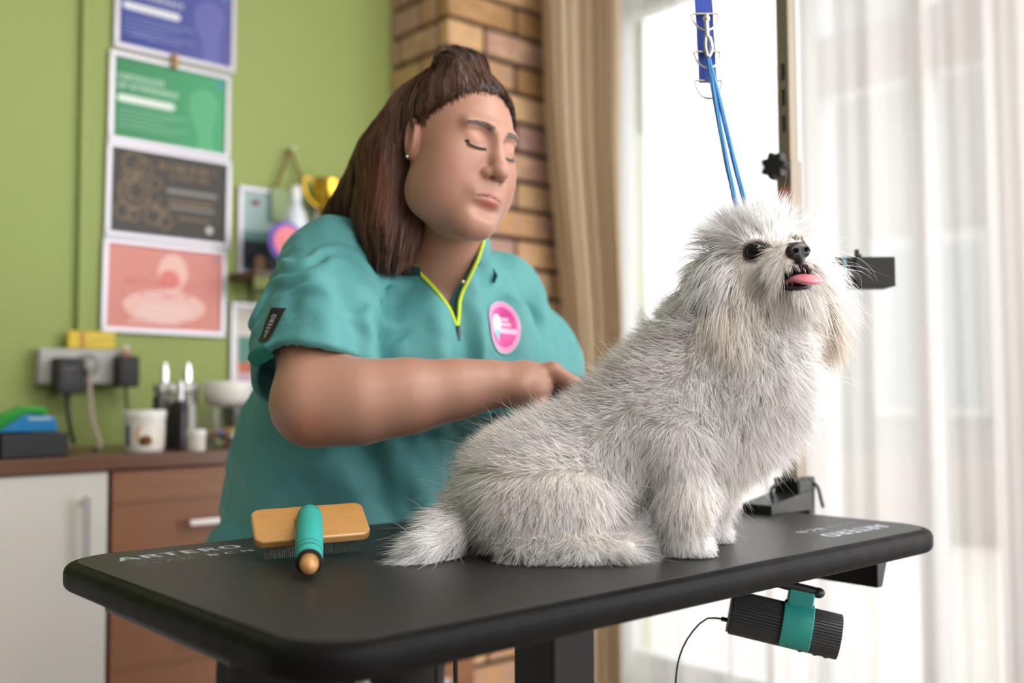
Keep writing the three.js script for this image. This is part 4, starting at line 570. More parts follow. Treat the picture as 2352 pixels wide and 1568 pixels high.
// chain of joints [x, y, z, r]
function chain(j, k, out) { for (let i = 0; i + 1 < j.length; i++) out.push([capsule(j[i], j[i + 1], j[i][3], j[i + 1][3]), k]); return out; }
function nets(f, lo, hi, cell) {
  const n = [0, 1, 2].map((i) => Math.max(2, Math.ceil((hi[i] - lo[i]) / cell) + 1)), [nx, ny, nz] = n, val = new Float32Array(nx * ny * nz), B = 6, diag = B * cell * 0.87;
  for (let bz = 0; bz < nz; bz += B) for (let by = 0; by < ny; by += B) for (let bx = 0; bx < nx; bx += B) {
    const d = f(lo[0] + (bx + B / 2) * cell, lo[1] + (by + B / 2) * cell, lo[2] + (bz + B / 2) * cell), far = Math.abs(d) > diag * 1.5 + 2 * cell;
    for (let z = bz; z < Math.min(bz + B, nz); z++) for (let y = by; y < Math.min(by + B, ny); y++) for (let x = bx; x < Math.min(bx + B, nx); x++) val[(z * ny + y) * nx + x] = far ? d : f(lo[0] + x * cell, lo[1] + y * cell, lo[2] + z * cell);
  }
  const vid = new Int32Array(nx * ny * nz).fill(-1), pos = [], idx = [], E = [[0, 1], [2, 3], [4, 5], [6, 7], [0, 2], [1, 3], [4, 6], [5, 7], [0, 4], [1, 5], [2, 6], [3, 7]], s = new Float32Array(8);
  for (let z = 0; z < nz - 1; z++) for (let y = 0; y < ny - 1; y++) for (let x = 0; x < nx - 1; x++) {
    let m = 0; const b = (z * ny + y) * nx + x;
    for (let i = 0; i < 8; i++) { s[i] = val[b + (i & 1) + ((i >> 1) & 1) * nx + (i >> 2) * nx * ny]; if (s[i] < 0) m |= 1 << i; }
    if (m === 0 || m === 255) continue;
    let cx = 0, cy = 0, cz = 0, c = 0;
    for (const [a, e] of E) if ((s[a] < 0) !== (s[e] < 0)) { const t = s[a] / (s[a] - s[e]); cx += lerp(a & 1, e & 1, t); cy += lerp((a >> 1) & 1, (e >> 1) & 1, t); cz += lerp(a >> 2, e >> 2, t); c++; }
    vid[b] = pos.length / 3; pos.push(lo[0] + (x + cx / c) * cell, lo[1] + (y + cy / c) * cell, lo[2] + (z + cz / c) * cell);
  }
  const quad = (a, b, c, d, flip) => { if (a < 0 || b < 0 || c < 0 || d < 0) return; flip ? idx.push(a, c, b, a, d, c) : idx.push(a, b, c, a, c, d); };
  for (let z = 1; z < nz - 1; z++) for (let y = 1; y < ny - 1; y++) for (let x = 1; x < nx - 1; x++) {
    const b = (z * ny + y) * nx + x, v0 = val[b] < 0;
    if (v0 !== val[b + 1] < 0) quad(vid[b], vid[b - nx], vid[b - nx - nx * ny], vid[b - nx * ny], v0 ? false : true);
    if (v0 !== val[b + nx] < 0) quad(vid[b], vid[b - nx * ny], vid[b - 1 - nx * ny], vid[b - 1], v0 ? false : true);
    if (v0 !== val[b + nx * ny] < 0) quad(vid[b], vid[b - 1], vid[b - 1 - nx], vid[b - nx], v0 ? false : true);
  }
  const nor = new Float32Array(pos.length), e = cell * 0.4, g = new THREE.BufferGeometry();
  for (let i = 0; i < pos.length; i += 3) {
    let [x, y, z] = [pos[i], pos[i + 1], pos[i + 2]];
    const d = f(x, y, z); let gx = f(x + e, y, z) - f(x - e, y, z), gy = f(x, y + e, z) - f(x, y - e, z), gz = f(x, y, z + e) - f(x, y, z - e); const l = Math.hypot(gx, gy, gz) || 1; gx /= l; gy /= l; gz /= l;
    const st = clamp(d, -cell * 0.5, cell * 0.5); pos[i] -= gx * st; pos[i + 1] -= gy * st; pos[i + 2] -= gz * st; nor[i] = gx; nor[i + 1] = gy; nor[i + 2] = gz;
  }
  g.setAttribute('position', new THREE.Float32BufferAttribute(pos, 3)); g.setAttribute('normal', new THREE.BufferAttribute(nor, 3)); g.setIndex(idx); return g;
}
function colorBy(g, fn) { const p = g.attributes.position, n = g.attributes.normal, c = new Float32Array(p.count * 3); for (let i = 0; i < p.count; i++) { const q = fn(p.getX(i), p.getY(i), p.getZ(i), n.getX(i), n.getY(i), n.getZ(i)); c[3 * i] = q.r ?? q[0]; c[3 * i + 1] = q.g ?? q[1]; c[3 * i + 2] = q.b ?? q[2]; } g.setAttribute('color', new THREE.BufferAttribute(c, 3)); return g; }
const mixc = (a, b, t) => a.clone().lerp(b, clamp(t));
// ribbons for hair: each strand is a list of points; width tapers to the tip
class Hair {
  constructor(k = 0.7) { this.k = k; this.p = []; this.n = []; this.c = []; this.i = []; }
  strand(pts, w, nor, col, twist, tipCol) {
    const m = pts.length, base = this.p.length / 3, t = V(0, 0, 0), s = V(0, 0, 0), q = V(0, 0, 0);
    for (let k = 0; k < m; k++) {
      t.copy(pts[Math.min(k + 1, m - 1)]).sub(pts[Math.max(k - 1, 0)]).normalize();
      s.crossVectors(t, nor); if (s.lengthSq() < 1e-8) s.set(1, 0, 0); s.normalize(); q.crossVectors(s, t);
      s.multiplyScalar(Math.cos(twist)).addScaledVector(q, Math.sin(twist)); q.crossVectors(s, t).normalize();
      const f = k / (m - 1), hw = 0.5 * w * (1 - 0.85 * f * f), nx = q.x * this.k + nor.x, ny = q.y * this.k + nor.y, nz = q.z * this.k + nor.z, l = Math.hypot(nx, ny, nz) || 1;
      const c = tipCol ? [lerp(col[0], tipCol[0], f), lerp(col[1], tipCol[1], f), lerp(col[2], tipCol[2], f)] : col;
      if (k === m - 1) { this.p.push(pts[k].x, pts[k].y, pts[k].z); this.n.push(nx / l, ny / l, nz / l); this.c.push(...c); }
      else for (const e of [-1, 1]) { this.p.push(pts[k].x + e * hw * s.x, pts[k].y + e * hw * s.y, pts[k].z + e * hw * s.z); this.n.push(nx / l, ny / l, nz / l); this.c.push(...c); }
    }
    for (let k = 0; k < m - 2; k++) { const a = base + 2 * k; this.i.push(a, a + 1, a + 3, a, a + 3, a + 2); }
    const a = base + 2 * (m - 2); this.i.push(a, a + 1, a + 2);
  }
  geometry() { const g = new THREE.BufferGeometry(); g.setAttribute('position', new THREE.BufferAttribute(new Float32Array(this.p), 3)); g.setAttribute('normal', new THREE.BufferAttribute(new Float32Array(this.n), 3)); g.setAttribute('color', new THREE.BufferAttribute(new Float32Array(this.c), 3)); g.setIndex(new THREE.BufferAttribute(new Uint32Array(this.i), 1)); return g; }
}
// points spread over a mesh, by area: [position, normal]
function scatter(g, count, rand, keep) {
  const p = g.attributes.position, n = g.attributes.normal, ix = g.index.array, T = ix.length / 3, cum = new Float64Array(T), a = V(0, 0, 0), b = V(0, 0, 0), c = V(0, 0, 0); let tot = 0;
  for (let i = 0; i < T; i++) { a.fromBufferAttribute(p, ix[3 * i]); b.fromBufferAttribute(p, ix[3 * i + 1]); c.fromBufferAttribute(p, ix[3 * i + 2]); tot += b.sub(a).cross(c.sub(a)).length() / 2; cum[i] = tot; }
  const out = [];
  for (let k = 0; k < count; k++) {
    const x = rand() * tot; let l = 0, h = T - 1; while (l < h) { const m = (l + h) >> 1; cum[m] < x ? (l = m + 1) : (h = m); }
    let u = rand(), v = rand(); if (u + v > 1) { u = 1 - u; v = 1 - v; }
    const w = 1 - u - v, P = V(0, 0, 0), Nn = V(0, 0, 0);
    [[ix[3 * l], w], [ix[3 * l + 1], u], [ix[3 * l + 2], v]].forEach(([i, q]) => { a.fromBufferAttribute(p, i); P.addScaledVector(a, q); a.fromBufferAttribute(n, i); Nn.addScaledVector(a, q); });
    Nn.normalize(); if (!keep || keep(P, Nn)) out.push([P, Nn]);
  }
  return out;
}
// ------------------------------------------------------------------ the dog: white, sitting, head turned to the room
{
  const dog = thing('dog', 'small white long-haired dog sitting on the grooming table', 'dog', [0.4949, TABLE, -0.1899]);
  dog.rotation.y = -Math.atan2(0.6628, 0.7488);                  // local x: along the dog towards its chest, z: towards the room
  const HC = [0.213, 0.345, 0.022], HQ = new THREE.Quaternion().setFromEuler(new THREE.Euler(-0.16, 0.2, 0.13, 'YXZ')), HQi = HQ.clone().invert(), hv = V(0, 0, 0);
  const toHead = (x, y, z) => { hv.set(x - HC[0], y - HC[1], z - HC[2]).applyQuaternion(HQi); return hv; };
  const H = (x, y, z) => V(x, y, z).applyQuaternion(HQ).add(V(...HC)), Ha = (x, y, z) => H(x, y, z).toArray();
  const EY = 0.0275, eyes = [[-EY, 0.008, 0.0395], [EY, 0.008, 0.0395]];
  const bodyParts = [[capsule([-0.09, 0.070, 0], [-0.06, 0.084, 0], 0.062, 0.060), 0.02], [capsule([-0.06, 0.084, 0], [0.105, 0.168, 0.002], 0.060, 0.064), 0.03], [capsule([0.125, 0.2, 0.002], [0.19, 0.32, 0.012], 0.056, 0.046), 0.03], [ellipsoid([0.184, 0.188, 0.010], [0.062, 0.076, 0.056]), 0.03], [capsule([0.08, 0.185, 0.0], [0.13, 0.235, 0.0], 0.044, 0.036), 0.05], [capsule([0.195, 0.29, 0.02], [0.21, 0.215, 0.018], 0.045, 0.052), 0.04], [capsule([0.162, 0.14, 0.008], [0.14, 0.1, 0.008], 0.052, 0.04), 0.03],
    [ellipsoid([-0.05, 0.062, 0.058], [0.078, 0.058, 0.038]), 0.025], [ellipsoid([-0.05, 0.062, -0.058], [0.078, 0.058, 0.038]), 0.025]];
  chain([[-0.085, 0.014, 0.086, 0.014], [-0.02, 0.015, 0.090, 0.017], [0.034, 0.013, 0.09, 0.013]], 0.02, bodyParts);
  chain([[-0.085, 0.014, -0.086, 0.014], [-0.02, 0.015, -0.090, 0.017], [0.05, 0.013, -0.09, 0.013]], 0.02, bodyParts);
  chain([[0.10, 0.14, 0.046, 0.038], [0.106, 0.07, 0.054, 0.028], [0.104, 0.024, 0.058, 0.021]], 0.025, bodyParts); chain([[0.098, 0.013, 0.058, 0.0155], [0.124, 0.0115, 0.064, 0.0135]], 0.015, bodyParts);
  chain([[0.14, 0.13, -0.034, 0.036], [0.15, 0.07, -0.044, 0.027], [0.148, 0.024, -0.048, 0.021]], 0.025, bodyParts); chain([[0.144, 0.013, -0.048, 0.0155], [0.168, 0.0115, -0.045, 0.0135]], 0.015, bodyParts);
  chain([[-0.135, 0.042, 0.0, 0.026], [-0.168, 0.026, 0.045, 0.018], [-0.185, 0.015, 0.072, 0.011], [-0.200, 0.008, 0.085, 0.005]], 0.02, bodyParts);
  const bodyF = blend(bodyParts);
  const headParts = [[ellipsoid([0, 0.002, -0.004], [0.044, 0.042, 0.047]), 0.01], [capsule([0, -0.013, 0.03], [0, -0.012, 0.068], 0.027, 0.0185), 0.018], [capsule([-0.012, -0.02, 0.06], [0.012, -0.02, 0.06], 0.016), 0.012], [capsule([0, -0.036, 0.02], [0, -0.0445, 0.060], 0.019, 0.0115), 0.012],
    [capsule([-0.043, 0.012, -0.004], [-0.056, -0.03, -0.002], 0.013, 0.012), 0.014], [capsule([-0.056, -0.03, -0.002], [-0.06, -0.066, 0.0], 0.012, 0.009), 0.01], [capsule([0.043, 0.012, -0.004], [0.056, -0.03, -0.002], 0.013, 0.012), 0.014], [capsule([0.056, -0.03, -0.002], [0.06, -0.066, 0.0], 0.012, 0.009), 0.01],
    [ellipsoid([-0.026, 0.019, 0.034], [0.014, 0.006, 0.010]), 0.012], [ellipsoid([0.026, 0.019, 0.034], [0.014, 0.006, 0.010]), 0.012]];
  const headU = blend(headParts), mouth = ellipsoid([0.002, -0.0345, 0.074], [0.0185, 0.0085, 0.026]), sockets = eyes.map((e) => ellipsoid([e[0], e[1], e[2] + 0.004], [0.0098, 0.008, 0.0098]));
  const headF = (x, y, z) => { let d = headU(x, y, z); d = smax(d, -mouth(x, y, z), 0.006); for (const s of sockets) d = smax(d, -s(x, y, z), 0.005); return d; };
  const dogF = (x, y, z) => { const b = bodyF(x, y, z), h = toHead(x, y, z), hd = Math.hypot(h.x, h.y, h.z); let d = b; if (hd < 0.2) d = smin(b, headF(h.x, h.y, h.z), 0.03); else d = Math.min(b, hd - 0.12); return Math.max(d, 0.0015 - y); };
  const coarse = nets(dogF, [-0.25, -0.01, -0.14], [0.26, 0.30, 0.14], 0.005), hFine = nets(dogF, [0.10, 0.24, -0.09], [0.31, 0.42, 0.13], 0.003);
  // one continuous body: the finer grid carries the head, the coarser one the rest
  const cut = (g, keep) => { const p = g.attributes.position, ix = g.index.array, o = []; for (let i = 0; i < ix.length; i += 3) { const y = (p.getY(ix[i]) + p.getY(ix[i + 1]) + p.getY(ix[i + 2])) / 3; if (keep(y)) o.push(ix[i], ix[i + 1], ix[i + 2]); } g.setIndex(o); return g; };
  cut(coarse, (y) => y < 0.272); cut(hFine, (y) => y > 0.264);
  const skinG = mergeGeometries([coarse, hFine]);
  const white = lin('#f7f0e8'), dark = lin('#1d1513'), brown = lin('#5a4038'), pinkSkin = lin('#b58a80');
  colorBy(skinG, (x, y, z) => {
    const h = toHead(x, y, z), q = [h.x, h.y, h.z]; let c = white.clone();
    for (const e of eyes) { const dx = (q[0] - e[0] * 0.94) / 1.25, dy = q[1] - e[1], dz = q[2] - e[2], d = Math.hypot(dx, dy, dz * 0.6); c = mixc(c, brown, 0.9 * sstep(0.021, 0.0125, d)); c = mixc(c, dark, sstep(0.0135, 0.0105, d)); }
    const m = mouth(...q); if (q[2] > 0.03) { c = mixc(c, dark, sstep(0.0065, 0.002, m)); if (Math.abs(q[0]) < 0.012 && q[2] > 0.07 && q[1] > -0.03) c = mixc(c, dark, sstep(0.012, 0.004, Math.abs(q[0]))); }
    if (y < 0.05 && y > 0.03 && x > 0.02 && x < 0.07) c = mixc(c, pinkSkin, 0.6);
    return c;
  });
  const body = part(dog, 'body', skinG, mat(0xffffff, 0.6, { vertexColors: true }), 'body under the coat');
  // ---- coat
  const R = rng(101), fur = new Hair(0.5), gv = V(0, 0, 0);
  const cell = 0.0075, feat = (i, j, k) => { const h = (Math.imul(i, 73856093) ^ Math.imul(j, 19349663) ^ Math.imul(k, 83492791)) >>> 0, r = rng(h); return [(i + r()) * cell, (j + r()) * cell, (k + r()) * cell, r()]; };
  const clump = (p) => { const i0 = Math.floor(p.x / cell), j0 = Math.floor(p.y / cell), k0 = Math.floor(p.z / cell); let best = 9, b = null; for (let i = -1; i < 2; i++) for (let j = -1; j < 2; j++) for (let k = -1; k < 2; k++) { const f = feat(i0 + i, j0 + j, k0 + k), d = (f[0] - p.x) ** 2 + (f[1] - p.y) ** 2 + (f[2] - p.z) ** 2; if (d < best) { best = d; b = f; } } return b; };
  const wool = lin('#fbfafb'), cream = lin('#f3e6d2'), tan = lin('#dcb98c');
  const coat = (P, n, mode) => {
    const h = toHead(P.x, P.y, P.z).clone(), hn = n.clone().applyQuaternion(HQi), hd = h.length();
    let len = 0.030, d = V(0, 0, 0), droop = 0.3, curl = 0.45, w = 0.00055, stain = 0.05, pull = 0.32;
    const isHead = hd < 0.088 && P.y > 0.268 || (Math.abs(h.x) > 0.04 && h.y > -0.085 && hd < 0.1);
    if (isHead) {
      const eyeD = Math.min(...eyes.map((e) => Math.hypot(h.x - e[0], h.y - e[1], h.z - e[2]))), mo = mouth(h.x, h.y, h.z), sx = Math.sign(h.x) || 1, ear = Math.abs(h.x) > 0.047 && h.z < 0.03;
      if (eyeD < 0.0138) return;
      if (mo < (h.y < -0.046 ? 0.002 : 0.0042) && h.z > 0.04) return;
      if (Math.hypot(h.x, (h.y + 0.008) * 1.1, h.z - 0.086) < 0.0155) return;
      if (ear) { d.set(sx * 0.12, -1, 0.02).addScaledVector(hn, 0.28); len = 0.058 + 0.03 * R(); droop = 0.5; stain = h.y < -0.03 ? 0.35 : 0.1; curl = 0.6; w = 0.0009; pull = 0.85; if (h.y > -0.02) { d.set(sx * 0.55, -0.75, 0).addScaledVector(hn, 0.5); len = 0.06; pull = 0.4; stain = 0; } }
      else if (h.z > 0.035 && h.y < 0.014 && Math.abs(h.x) < 0.036) {                       // muzzle, moustache, beard
        const up = sstep(-0.022, 0.006, h.y);
        if (h.y < -0.036) { d.set(h.x * 6, -1, 0.3).addScaledVector(hn, 0.5); len = 0.034 + 0.01 * R(); stain = 0.15; pull = 0.4; }
        else { d.set(sx * lerp(0.75, 0.95, up), lerp(-1.0, -0.32, up), -0.25).addScaledVector(hn, 0.45); len = lerp(0.034, 0.024, up) * (0.5 + 0.5 * sstep(0.0, 0.018, Math.abs(h.x))) * (0.75 + 0.5 * R()); stain = 0.14; if (Math.abs(h.x) < 0.012 && h.y > -0.004) { len = 0.009; d.set(h.x * 30, 0.3, -0.6).addScaledVector(hn, 0.5); } if (h.y < -0.012 && Math.abs(h.x) < 0.016) { len = 0.010; d.set(h.x * 25, -0.7, 0.1).addScaledVector(hn, 0.6); } }
        curl = 0.3; pull = 0.7; w = 0.0006; droop = 0.35;
      } else if (h.y > 0.012) {                                                              // crown: fluffs up and out
        d.copy(hn).multiplyScalar(0.9).add(V(h.x * 4, 0.32, -0.1)); len = 0.046 * (0.8 + 0.4 * R()) * (1 + 0.25 * sstep(0.0, -0.04, h.z)); droop = 0.12; curl = 0.35; pull = 0.3; stain = 0.0;
        const fr = sstep(0.02, 0.05, h.z) * sstep(0.045, 0.02, h.y); len *= 1 - 0.62 * fr; if (fr > 0.1) d.add(V(sx * 0.2, 0.5 * fr, 0)); const sd = sstep(0.018, 0.04, Math.abs(h.x)); d.y -= 0.55 * sd; droop += 0.55 * sd; len *= 1 + 0.15 * sd;
      } else { d.set(sx * 0.5, -1, -0.05).addScaledVector(hn, 0.55); len = 0.042 * (0.8 + 0.4 * R()); stain = 0.22; curl = 0.5; pull = 0.75; w = 0.0008; }
      len *= sstep(0.009, 0.032, eyeD) * 0.88 + 0.12; if (eyeD < 0.032) d.addScaledVector(h.clone().sub(V(...eyes[h.x < 0 ? 0 : 1])).normalize(), 0.8 * sstep(0.032, 0.016, eyeD));
      d.normalize().applyQuaternion(HQ);
    } else {
      const tail = P.x < -0.135 && P.y < 0.075 && P.z > -0.03, paw = P.y < 0.032 && P.x > 0.07, foot = P.y < 0.03 && P.z > 0.06;
      if (tail) { const k = sstep(-0.135, -0.2, P.x); d.set(-0.75, -0.2, 0.5).addScaledVector(n, 0.22); len = 0.032 + 0.014 * R(); droop = 0.25; curl = 0.3; pull = 0.85; stain = 0.10 * (1 - k); }
      else if (paw) { d.copy(n).multiplyScalar(0.5).add(V(0.35, -0.6, 0)); len = 0.011; droop = 0.2; curl = 0.15; stain = 0; }
      else if (foot) { d.copy(n).multiplyScalar(0.6).add(V(0.3 * Math.sin(P.x * 40), -0.3, 0.45)); len = 0.018 + 0.018 * R(); droop = 0.15; pull = 0.8; stain = 0.1; }
      else {
        const low = sstep(0.16, 0.03, P.y), chest = sstep(0.13, 0.2, P.x);
        d.set(-0.12 + 0.1 * chest, -0.62, 0).addScaledVector(n, lerp(0.95, 0.7, low)); len = lerp(0.034, 0.03, low) * (0.75 + 0.5 * R()); if (chest > 0.3) len *= 1.1; droop = 0.22; curl = 0.4; stain = 0.06 + 0.1 * low; if (P.x > 0.07 && P.y < 0.12) { len *= 0.75; d.set(0, -1, 0).addScaledVector(n, 0.5); }
        if (P.y > 0.10 && n.y > 0.25) { d.set(-0.6, -0.15, 0).addScaledVector(n, 0.85); len *= 0.85; }
      }
      d.normalize();
    }
    const a = 70, q1 = N3(P.x * a, P.y * a, P.z * a), q2 = N3(P.x * a + 9, P.y * a, P.z * a + 5), q3 = N3(P.x * a, P.y * a + 7, P.z * a), b = 24, r1 = N3(P.x * b, P.y * b + 3, P.z * b), r2 = N3(P.x * b + 4, P.y * b, P.z * b);
    const kk = isHead ? 1 : 0.75, jj = isHead ? 0.36 : 0.6; d.x += kk * (0.22 * q1 + 0.22 * r1); d.y += kk * 0.2 * q2; d.z += kk * (0.22 * q3 + 0.22 * r2); d.x += (R() - 0.5) * jj; d.y += (R() - 0.5) * jj; d.z += (R() - 0.5) * jj;
    if (mode === 'stray') { len *= 1.35 + 0.7 * R(); curl *= 2.4; d.addScaledVector(n, 0.5); w = 0.00035; pull = 0; }
    d.normalize(); if (d.dot(n) < 0.08) d.addScaledVector(n, 0.12 - d.dot(n)).normalize();
    const f = clump(P), seg = len > 0.04 ? 6 : 4, pts = [P.clone().addScaledVector(n, -0.001)], cur = P.clone(), ph = f[3] * 6.28, ax = V(Math.cos(ph), 0.3, Math.sin(ph)), len2 = len * (0.86 + 0.22 * f[3]);
    for (let k = 1; k <= seg; k++) {
      const t = k / seg; d.y -= droop * t * 0.4; d.addScaledVector(ax, curl * 0.35 * Math.sin(ph * 3 + t * 5)); d.normalize(); cur.addScaledVector(d, len2 / seg);
      gv.copy(cur); const pl = pull * t * t; gv.x += (f[0] - P.x) * pl; gv.y += (f[1] - P.y) * pl; gv.z += (f[2] - P.z) * pl;
      if (gv.y < 0.0012) gv.y = 0.0012 + 0.002 * R();
      pts.push(gv.clone());
    }
    const st = clamp(stain * (0.4 + 0.9 * f[3] + 0.5 * q1)), tone = 0.94 + 0.06 * R(), root = mixc(wool, cream, 0.1 + st), tip = mixc(wool, f[3] > 0.6 ? tan : cream, st * 1.2);
    fur.strand(pts, w * (0.8 + 0.5 * R()), n, [root.r * tone, root.g * tone, root.b * tone], (R() - 0.5) * 1.9, [tip.r * tone, tip.g * tone, tip.b * tone]);
  };
  const facing = V(-0.1, 0.15, 1).normalize(), keep = (P, n) => { const f = n.dot(facing); return R() < (f > -0.3 ? 1 : 0.42); };
  for (const [P, n] of scatter(skinG, 150000, R, keep)) coat(P, n);
  for (const [P, n] of scatter(skinG, 34000, R, (P) => P.y > 0.268)) coat(P, n);
  for (const [P, n] of scatter(skinG, 3200, R)) coat(P, n, 'stray');
  const coatMesh = part(dog, 'coat', fur.geometry(), mat(0xffffff, 0.8, { vertexColors: true, transmission: 0.3, side: THREE.DoubleSide, specularIntensity: 0.3 }), 'long white coat'); coatMesh.userData.kind = 'stuff';
  // ---- eyes, nose, mouth
  const gloss = mat(lin('#070505'), 0.05, { specularIntensity: 0.6 });
  eyes.forEach((e, i) => {
    const g = new THREE.SphereGeometry(0.0096, 32, 24); const em = part(dog, 'eye', g, gloss, 'dark shiny eye'); em.position.copy(H(e[0], e[1], e[2] + 0.0012)); em.quaternion.copy(HQ);
    part(em, 'eye_rim', new THREE.TorusGeometry(0.0094, 0.0011, 8, 40).scale(1.1, 0.8, 1).rotateY(e[0] < 0 ? -0.35 : 0.35).translate(e[0] < 0 ? -0.001 : 0.001, 0, 0.0028), mat(lin('#120d0c'), 0.45));
  });
  const noseF = (x, y, z) => { let d = ellipsoid([0, 0.0, 0], [0.0138, 0.0105, 0.0085])(x, y, z); d = smin(d, ellipsoid([-0.0075, -0.0015, 0.002], [0.0065, 0.0065, 0.006])(x, y, z), 0.004); d = smin(d, ellipsoid([0.0075, -0.0015, 0.002], [0.0065, 0.0065, 0.006])(x, y, z), 0.004); d = smin(d, ellipsoid([0, -0.009, 0.0], [0.005, 0.008, 0.006])(x, y, z), 0.004); for (const s of [-1, 1]) { d = smax(d, -ellipsoid([s * 0.0068, -0.0015, 0.0085], [0.0032, 0.0026, 0.005])(x, y, z), 0.002); d = smax(d, -capsule([s * 0.0095, -0.003, 0.008], [s * 0.0135, -0.0045, 0.004], 0.0013)(x, y, z), 0.0015); } return smax(d, -capsule([0, -0.016, 0.0075], [0, -0.001, 0.0095], 0.0009)(x, y, z), 0.0015); };
  const ng = nets(noseF, [-0.018, -0.02, -0.012], [0.018, 0.014, 0.014], 0.0008); const nose = part(dog, 'nose', ng, mat(lin('#171112'), 0.4, { bumpMap: plasterBump, bumpScale: 0.00003 }), 'black nose'); nose.position.copy(H(0, -0.008, 0.0845)); nose.quaternion.copy(HQ);
  const tongueF = (x, y, z) => { const c = capsule([-0.001, -0.0375, 0.052], [0.006, -0.0385, 0.086], 0.0125, 0.0145); const sc = 0.36; const yy = -0.038 + (y + 0.0375 + 0.45 * Math.max(0, z - 0.074)) / sc; return smax(c(x, yy, z) * sc * 1.4, -capsule([0.0, -0.0338, 0.056], [0.004, -0.0352, 0.088], 0.0008)(x, y, z), 0.0015); };
  part(dog, 'tongue', nets(tongueF, [-0.02, -0.062, 0.035], [0.026, -0.026, 0.106], 0.0009).applyQuaternion(HQ).translate(...HC), mat(lin('#d98392'), 0.38, { clearcoat: 0.3, clearcoatRoughness: 0.3 }), 'pink tongue');
  const lip = (pts, r, name) => part(dog, name, tube(pts.map((p) => H(...p)), r, 40, 8), mat(lin('#15100f'), 0.35), 'black lip');
  lip([[-0.0195, -0.034, 0.052], [-0.0165, -0.0425, 0.064], [-0.009, -0.0475, 0.0725], [0.002, -0.0485, 0.0755], [0.012, -0.0465, 0.072], [0.019, -0.041, 0.062], [0.021, -0.033, 0.052]], 0.0034, 'lower_lip');
  lip([[-0.0195, -0.033, 0.052], [-0.0165, -0.0275, 0.068], [-0.009, -0.0235, 0.079], [0.0, -0.0225, 0.0835], [0.009, -0.0235, 0.079], [0.0175, -0.0275, 0.068], [0.021, -0.033, 0.052]], 0.0026, 'upper_lip');
  const tooth = (x, y, z, s, up) => part(dog, 'tooth', new THREE.ConeGeometry(0.0016 * s, 0.0065 * s, 10).rotateX(up ? 0.15 : Math.PI).applyQuaternion(HQ).translate(...Ha(x, y, z)), mat(lin('#e5dcc6'), 0.3), 'small tooth');
  tooth(-0.0115, -0.0405, 0.0665, 1.25, true); tooth(-0.0075, -0.0425, 0.0705, 0.8, true); tooth(0.0125, -0.029, 0.070, 1.1, false); tooth(0.0085, -0.0275, 0.0745, 0.7, false);
  // a few stiff hairs over the nose
  const wh = new Hair(); for (const [x, c] of [[-0.002, 0.014], [0.006, 0.02], [0.009, 0.024], [0.004, 0.018]]) { const pts = []; for (let k = 0; k <= 9; k++) { const t = k / 9; pts.push(H(x + (x > 0 ? 0.03 * t : 0.006 * t), 0.006 + 0.014 * Math.sin(t * 2.6) - 0.02 * t * t, 0.074 + 0.022 * t)); } wh.strand(pts, x < 0 ? 0.0018 : 0.0007, V(0, 0.3, 1), [0.86, 0.8, 0.68], 0.3); }
  const whm = part(dog, 'nose_hair', wh.geometry(), coatMesh.material, 'pale hair over the nose'); whm.userData.kind = 'stuff';
  void body;
}
